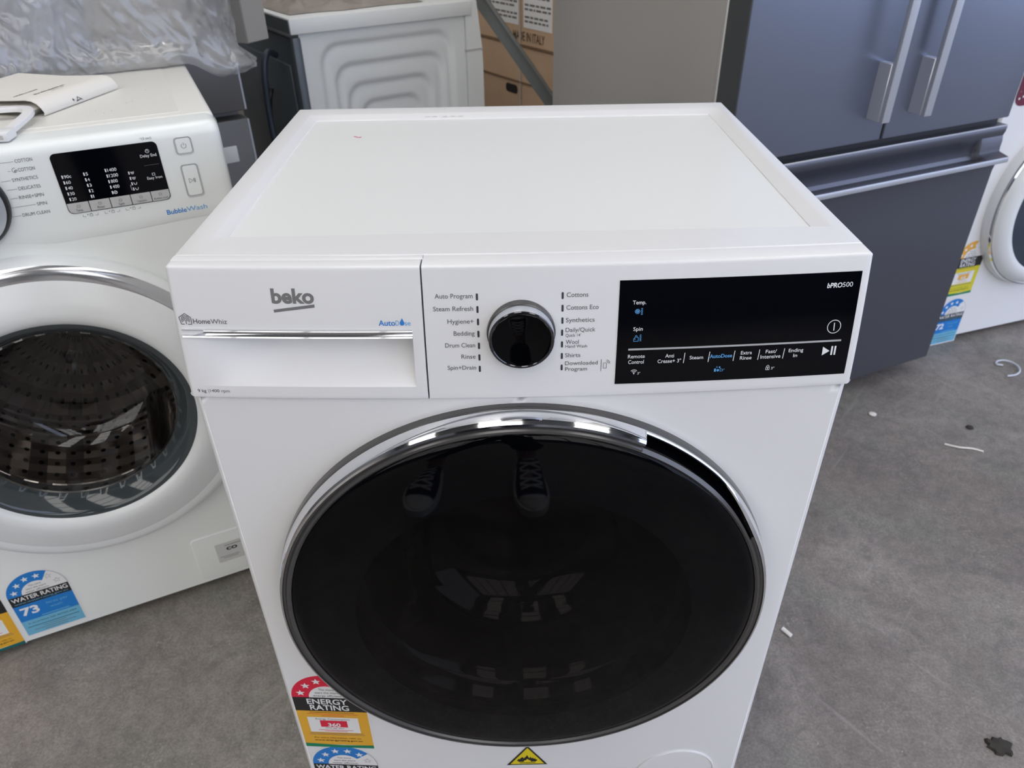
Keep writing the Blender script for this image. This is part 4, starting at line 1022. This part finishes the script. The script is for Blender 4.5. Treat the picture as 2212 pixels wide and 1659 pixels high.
# ------------------------------------------------------------------ things lying on the left washing machine
LM = Matrix.Translation((-.673, .3652, 0)) @ Matrix.Rotation(math.radians(24.685), 4, 'Z')
def on_left(x, y, z): return LM @ Vector((x, y, z))
def make_bag():
    cx, cy, hx, hy, ex = .03, .505, .385, .118, 3.6
    rings = [(.8478, 1.015), (.852, 1.055), (.860, 1.06), (.872, 1.03), (.884, .995), (.896, .985)]+[(.905+.008*i, .985-.0008*i) for i in range(39)]+[(1.225, .93), (1.245, .86), (1.26, .7), (1.265, .45), (1.267, .02)]
    n = 560; rows = []
    for z, s in rings:
        row = []
        for j in range(n):
            a = 2*PI*j/n; c, q = math.cos(a), math.sin(a)
            r = (abs(c/hx)**ex+abs(q/hy)**ex)**(-1/ex)*s
            p = Vector((cx+r*c, cy+r*q, z))
            w = noise.ridged_multi_fractal(Vector((p.x*6, p.y*6, p.z*4.5+3)), .9, 2.1, 4, 1., 2.)-1.2
            v = noise.noise(Vector((p.x*3, p.y*3, p.z*3)))
            amp = .010 if z > .875 else .007
            hem = 1-smooth01((z-.852)/.03)
            w2 = noise.ridged_multi_fractal(Vector((p.x*15+p.y*6, p.y*9, p.z*13-p.x*5)), .9, 2.1, 3, 1., 2.)-1.2
            w3 = noise.ridged_multi_fractal(Vector((p.x*30-p.z*9, p.y*20, p.z*26+p.x*11)), .8, 2.1, 2, 1., 2.)-1.2
            d = amp*w+.0060*w2+.0022*w3+.020*v+hem*.014*noise.noise(Vector((a*9, 0, 1)))
            p.x += c*d; p.y += q*d
            if z < .90: p.z += hem*.010*(noise.noise(Vector((a*7, 2, 5)))+.35) if z > .849 else 0
            if z < .94 and p.x > .30: p.z -= .030*smooth01((p.x-.30)/.06)*(1-smooth01((z-.86)/.08))
            row.append(p)
        rows.append(row)
    mb = MB(); mb.grid(rows, closed=True)
    o = mb.build('plastic_bag', 'film', None, 180); o.matrix_world = LM
    tag(o, 'crumpled clear plastic bag lying on the back of the left washing machine', 'bag')
    mb = MB(); mb.box(-.30, .16, .43, .575, .8462, 1.20, .03, 4)
    o = mb.build('wrapped_carton', 'wrapped', None); o.matrix_world = LM
    tag(o, 'blue-grey bulky item wrapped inside the crumpled clear plastic bag', 'wrapped item')
M['wrapped'] = mat('blue_grey_wrapped', (.40, .43, .54), .6, var=.12, scale=5)
make_bag()

def make_booklet():
    A, B = Vector((-.650, .520, 0)), Vector((-.617, .677, 0)); u = (B-A).normalized(); v = Vector((-u.y, u.x, 0)); L = (B-A).length+.004
    P = thing('booklet', 'folded cream instruction booklet curling on the left washing machine, before the bag', 'booklet', (A.x, A.y, .8456), math.atan2(u.y, u.x))
    def sheet(prof, l0, l1, nm, par, thick=.0008, curl=0):
        mb = MB(); n = 12
        for dz in (0, thick):
            rows = []
            for (s, z) in prof: rows.append([(l0+(l1-l0)*i/n, s, z+dz+curl*((i/n-.5)**2)) for i in range(n+1)])
            mb.grid(rows)
        return mb.build(nm, 'paper', par, 60)
    top = [(.0, .0004), (-.002, .004), (.001, .010), (.006, .0155), (.013, .0185), (.022, .0195), (.05, .0180), (.09, .0165), (.13, .0175), (.17, .0185)]
    sheet(top, 0, L, 'cover', P)
    for i, (h, a, b) in enumerate(((.012, -.003, L-.004), (.008, -.006, L-.006), (.004, -.004, L-.002))):
        sheet([(.010, .002+h*.5), (.02, h), (.05, h-.001), (.09, h-.002), (.13, h-.001), (.176+.004*i, h)], a, b, 'page', P, .0006)
    t = MB(); rnd = random.Random(5)
    def surf(x, s):
        for (s0, z0), (s1, z1) in zip(top, top[1:]):
            if s0 <= s <= s1: return (x, s, z0+(z1-z0)*(s-s0)/(s1-s0)+.0013)
        return (x, s, .02)
    for s0, x0, x1, h in ((.034, .035, .095, .0045), (.058, .022, .068, .004), (.026, .060, .085, .0022)):
        x = x0
        while x < x1:
            w = rnd.uniform(.002, .006); t.flat([(x, s0), (x+w, s0+rnd.uniform(-.0006, .0006)), (x+w, s0+h*rnd.uniform(.4, 1)), (x, s0+h*rnd.uniform(.4, 1))], surf); x += w+.0012
    t.build('cover_printing', 'ink', P, 0); t = MB()
    line(t, .069, .004, .073, .0095, .0009, lambda x, z: (x, -.0030+max(0, z-.004)*.5, z)); line(t, .073, .0095, .080, .004, .0009, lambda x, z: (x, -.0030+max(0, z-.004)*.5, z)); line(t, .067, .0048, .078, .0055, .0008, lambda x, z: (x, -.0030+max(0, z-.004)*.5, z))
    line(t, .061, .0075, .065, .0075, .0009, lambda x, z: (x, -.0030+max(0, z-.004)*.5, z)); line(t, .063, .0055, .063, .0095, .0009, lambda x, z: (x, -.0030+max(0, z-.004)*.5, z))
    t.build('cover_emblem', 'ink', P, 0)
make_booklet()
def make_bracket():
    P = thing('plastic_bracket', 'small white plastic hook bracket lying at the front edge of left washing machine top', 'bracket', (0, 0, 0))
    pts = [(-.775, .470, .858), (-.735, .492, .858), (-.690, .512, .858), (-.664, .508, .858), (-.652, .488, .857), (-.648, .455, .854), (-.6455, .420, .851)]
    mb = MB(); sp = spline(pts, 6); rows = []
    for i, p in enumerate(sp):
        d = (sp[min(i+1, len(sp)-1)]-sp[max(i-1, 0)]).normalized(); s = Vector((d.y, -d.x, 0)).normalized(); w, h = .0065, .0030
        rows.append([p+s*w-Vector((0, 0, h)), p+s*w+Vector((0, 0, h-.001)), p+s*(w-.001)+Vector((0, 0, h)), p-s*(w-.001)+Vector((0, 0, h)), p-s*w+Vector((0, 0, h-.001)), p-s*w-Vector((0, 0, h))])
    mb.grid(rows, closed=True)
    for r in (rows[0], rows[-1]): mb.add(r, [tuple(range(6))])
    arm = mb.build('arm', 'white_plastic', P, 40)
    T = Matrix.Translation((-.6455, .408, .8455)) @ Matrix.Rotation(math.radians(98), 4, 'Z')
    c = MB(); c.box(-.014, .014, -.0125, .0125, 0, .011, .002, 2, 0, T); c.build('clip', 'white_plastic', P)
    c = MB(); c.box(-.0148, -.0135, -.007, .007, .003, .0085, .0005, 1, 0, T); c.build('slot', 'scuff', P)
make_bracket()

# ------------------------------------------------------------------ litter on the floor
def litter():
    mb = MB(); pts = [(1.315, 1.067, .003), (1.341, 1.071, .004), (1.362, 1.090, .005), (1.366, 1.118, .006), (1.350, 1.138, .006), (1.328, 1.137, .005), (1.318, 1.124, .004), (1.332, 1.118, .004)]
    mb.tube(spline(pts, 6), .0026, 8); tag(mb.build('cable_tie', 'tie'), 'clear curled cable tie on the concrete right of the fridge', 'cable tie')
    mb = MB(); mb.tube([(.467, .284, .004), (.4775, .268, .004)], .0038, 10); tag(mb.build('paper_stub', 'paper'), 'tiny white paper stub on the floor beside the nearest washer', 'litter')
    mb = MB(); rnd = random.Random(11); ring = [(.73+(.021+rnd.uniform(-.006, .004))*math.cos(2*PI*i/22), .062+(.015+rnd.uniform(-.005, .003))*math.sin(2*PI*i/22)) for i in range(22)]
    mb.grid([[(x, y, .0005) for x, y in ring], [(.73+(x-.73)*.85, .062+(y-.062)*.85, .004+rnd.uniform(0, .002)) for x, y in ring], [(.73+(x-.73)*.3, .062+(y-.062)*.3, .006) for x, y in ring]], closed=True); mb.add([(.73+(x-.73)*.3, .062+(y-.062)*.3, .006) for x, y in ring], [tuple(range(22))])
    tag(mb.build('dry_leaf', 'leaf'), 'dark crumpled scrap of leaf on the floor at lower right', 'leaf')
    mb = MB(); mb.tube(spline([(1.010, .790, .002), (1.035, .775, .004), (1.065, .770, .003), (1.085, .760, .002)], 5), .0022, 8); tag(mb.build('wood_splinter', 'paper'), 'thin pale splinter on the floor between fridge and leaf scrap', 'litter')
    mb = MB(); mb.lathe([(.0002, .0), (.008, .001), (.009, .003), (.0002, .005)], 14, 0, Matrix.Translation((.892, .912, 0)) @ Matrix.Rotation(PI/2, 4, 'X')); tag(mb.build('gravel_chip', 'paper'), 'pale gravel chip on the floor close to the fridge base', 'litter')
    mb = MB(); mb.lathe([(.0002, .0), (.009, .001), (.008, .003), (.0002, .004)], 10, 0, Matrix.Translation((1.102, .852, 0)) @ Matrix.Rotation(PI/2, 4, 'X')); tag(mb.build('dirt_clod', 'leaf'), 'small dark dirt crumb on the floor above the splinter', 'litter')
litter()

# ------------------------------------------------------------------ the person taking the picture (seen mirrored in the black door)
def skinned(name, verts, edges, mname, parent, root=0, sub=2):
    me = bpy.data.meshes.new(name); me.from_pydata([v[:3] for v in verts], edges, []); me.materials.append(M[mname])
    o = bpy.data.objects.new(name, me); link(o, parent)
    sk = o.modifiers.new('skin', 'SKIN'); sk.use_smooth_shade = True
    for i, v in enumerate(verts):
        d = me.skin_vertices[0].data[i]; r = v[3]; d.radius = (r, v[4] if len(v) > 4 else r); d.use_root = (i == root)
    sb = o.modifiers.new('sub', 'SUBSURF'); sb.levels = sb.render_levels = sub
    dg = bpy.context.evaluated_depsgraph_get(); ev = o.evaluated_get(dg); m2 = bpy.data.meshes.new_from_object(ev)
    o.modifiers.clear(); o.data = m2
    for p in m2.polygons: p.use_smooth = True
    return o
def make_person():
    P = thing('person', 'standing person in dark clothes and navy canvas sneakers, mirrored in the black washer door', 'person', (-.10, -1.02, 0))
    O = Vector((-.08, -.86, 0))
    def L(x, y, z, *r): return (x-O.x, y-O.y, z, *r)
    fl, fr = -.258, .056                                               # x of the two feet
    V = [L(-.08, -.93, .95, .13, .10), L(-.08, -.93, 1.12, .115, .09), L(-.08, -.91, 1.30, .135, .095), L(-.08, -.895, 1.43, .085, .07), L(-.08, -.875, 1.50, .05), L(-.08, -.845, 1.56, .06, .075), L(-.08, -.83, 1.63, .078, .095), L(-.08, -.835, 1.70, .055, .07)]
    E = [(i, i+1) for i in range(7)]
    def chain(start, pts):
        k = start
        for p in pts: V.append(p); E.append((k, len(V)-1)); k = len(V)-1
        return k
    for s, fx in ((-1, fl), (1, fr)):
        chain(0, [L(-.08+s*.095, -.93, .88, .085), L((fx-.08+s*.09)/2, -.92, .50, .055), L(fx, -.935, .28, .047), L(fx, -.945, .11, .034), L(fx, -.93, .07, .034), L(fx, -.80, .045, .030, .02)])
    wr = {}
    for s, hx in ((-1, -.105), (1, .085)):
        e = chain(3, [L(-.08+s*.17, -.895, 1.41, .055), L(-.08+s*.24, -.86, 1.17, .042), L(-.08+s*.18, -.66, 1.11, .036), L(hx+.02, -.495, 1.10, .026, .03), L(hx+.02-s*.005, -.465, 1.105, .018, .036)])
        wr[s] = e
        # fingers fold round the phone's back edge, thumb along its top
        for i in range(4):
            z = 1.088+.016*i; b = V[wr[s]]
            k = chain(wr[s], [L(hx+.02-s*.002, -.446, z, .0085), L(hx+.02-s*.012, -.424, z+.004, .008), L(hx+.02-s*(.030+.003*(i % 2)), -.413, z+.004, .0075), L(hx+.02-s*(.046-.004*abs(i-1.5)), -.4125, z+.003, .007)])
        chain(wr[s], [L(hx+.02-s*.018, -.458, 1.135, .0095), L(hx+.02-s*.034, -.440, 1.143, .0085), L(hx+.02-s*.050, -.434, 1.142, .0075)])
    body = skinned('body', V, E, 'skin', P)
    # face and hair
    f = MB()
    for s in (-1, 1): MB().lathe([(.0002, -.006), (.009, -.004), (.0125, .003)], 14, 0, Matrix.Translation((s*.031, .112, 1.635)) @ Matrix.Rotation(PI, 4, 'Z')).build('eye', 'eye', P)
    f = MB(); f.box(-.010, .010, .10, .138, 1.588, 1.630, .009, 3); f.build('nose', 'skin', P)
    f = MB(); f.box(-.024, .024, .10, .119, 1.560, 1.572, .005, 3); f.build('mouth', 'lip', P)
    for s in (-1, 1): MB().box(s*.080-.008, s*.080+.008, .005, .045, 1.60, 1.66, .008, 3).build('ear', 'skin', P)
    h = MB(); h.lathe([(.0002, .115), (.05, .105), (.085, .07), (.099, .02), (.098, -.03), (.085, -.06)], 28, 0, Matrix.Translation((0, .012, 1.66)) @ Matrix.Rotation(math.radians(110), 4, 'X')); h.build('hair', 'hair', P)
    # clothes
    V = [L(-.08, -.93, 1.06, .146, .114), L(-.08, -.93, .94, .145, .115)]; E = [(0, 1)]
    for s, fx in ((-1, fl), (1, fr)):
        k = 1
        for p in (L(-.08+s*.095, -.93, .87, .098), L((fx-.08+s*.09)/2, -.92, .50, .075), L(fx, -.93, .28, .068), L(fx, -.935, .165, .064)): V.append(p); E.append((k, len(V)-1)); k = len(V)-1
    skinned('trousers', V, E, 'jeans', P, 1)
    V = [L(-.08, -.93, .82, .172, .142), L(-.08, -.93, 1.12, .142, .114), L(-.08, -.91, 1.30, .150, .108), L(-.08, -.895, 1.425, .10, .08), L(-.08, -.885, 1.46, .062)]; E = [(i, i+1) for i in range(4)]
    for s in (-1, 1):
        k = 3
        for p in (L(-.08+s*.17, -.895, 1.41, .066), L(-.08+s*.235, -.865, 1.20, .056), L(-.08+s*.24, -.85, 1.165, .052)): V.append(p); E.append((k, len(V)-1)); k = len(V)-1
    skinned('shirt', V, E, 'shirt', P)
    # sneakers
    for fx, toe, turn in ((fl, -.672, .04), (fr, -.680, -.05)):
        T = Matrix.Translation((fx-O.x, toe-.285-O.y, 0)) @ Matrix.Rotation(turn, 4, 'Z')
        def hw(s): return (.034+.013*smooth01(s/.6))*(1-.0*s) if s < .62 else .047*math.sqrt(max(0, 1-((s-.62)/.38)**2.4))
        def hb(s): return .034*math.sqrt(max(0, 1-((.12-s)/.12)**2))+.0 if s < .12 else hw(s)
        sl = [0, .01, .03, .06, .1, .15]+frange(.2, .9, 14)+[.93, .96, .98, .99, 1.0]
        base = [(hb(s)+.006, s*.285+(.006 if s > .9 else 0)) for s in sl]
        out = base+[(-w, y) for w, y in reversed(base)]
        so = MB(); so.grid([[(x, y, z) for x, y in out] for z in (0, .026)], 0, T, closed=True); so.add([(x, y, .026) for x, y in out], [tuple(range(len(out)))], 0, T); so.add([(x, y, 0) for x, y in out], [tuple(range(len(out)))], 0, T)
        def ht(s): return .105-.004*s if s < .22 else (.104-(.104-.052)*smooth01((s-.22)/.48) if s < .7 else .052-.020*smooth01((s-.7)/.3))
        def sec(s, k=1., lift=0):
            w, hh = hb(s)*k, ht(s)-.02
            return [(w*math.copysign(abs(math.cos(PI*i/14))**.75, math.cos(PI*i/14)), s*.285, .02+hh*max(0, math.sin(PI*i/14))**.8*1.0+lift) for i in range(15)]
        up = MB(); up.grid([sec(s) for s in sl if s <= .80], 0, T); sh = up.build('shoe', 'navy', P)
        so.build('sole', 'shoe_white', sh)
        tc = MB(); tc.grid([sec(s, 1.01) for s in [.80]+[q for q in sl if q > .80]], 0, T); tc.build('toe_cap', 'shoe_white', sh)
        la = MB()
        def top(s, side): return (side*hb(s)*.70, s*.285, .02+(ht(s)-.02)*.93+.004)
        for i in range(4):
            s0 = .36+.095*i
            la.tube([top(s0, -1), (0, (s0+.035)*.285, ht(s0+.03)+.006), top(s0+.075, 1)], .0042, 6, 0, T); la.tube([top(s0, 1), (0, (s0+.035)*.285, ht(s0+.03)+.007), top(s0+.075, -1)], .0035, 6, 0, T)
        la.build('laces', 'shoe_white', sh)
        tg = MB(); tg.box(-.020, .020, .062, .098, .096, .104, .003, 2, 0, T); tg.build('tongue', 'print_grey', sh)
    # phone held in both hands; its lens sits where the picture is taken from
    m = cam.matrix_world.copy()
    ph = MB(); Tm = m @ Matrix.Translation((-.055, -.022, .0135))
    ph.box(-.074, .074, -.036, .036, -.004, .004, .0035, 3, 0, Tm); o = ph.build('smartphone', 'black')
    tag(o, 'black smartphone held level in both hands by the standing person', 'phone')
make_person()
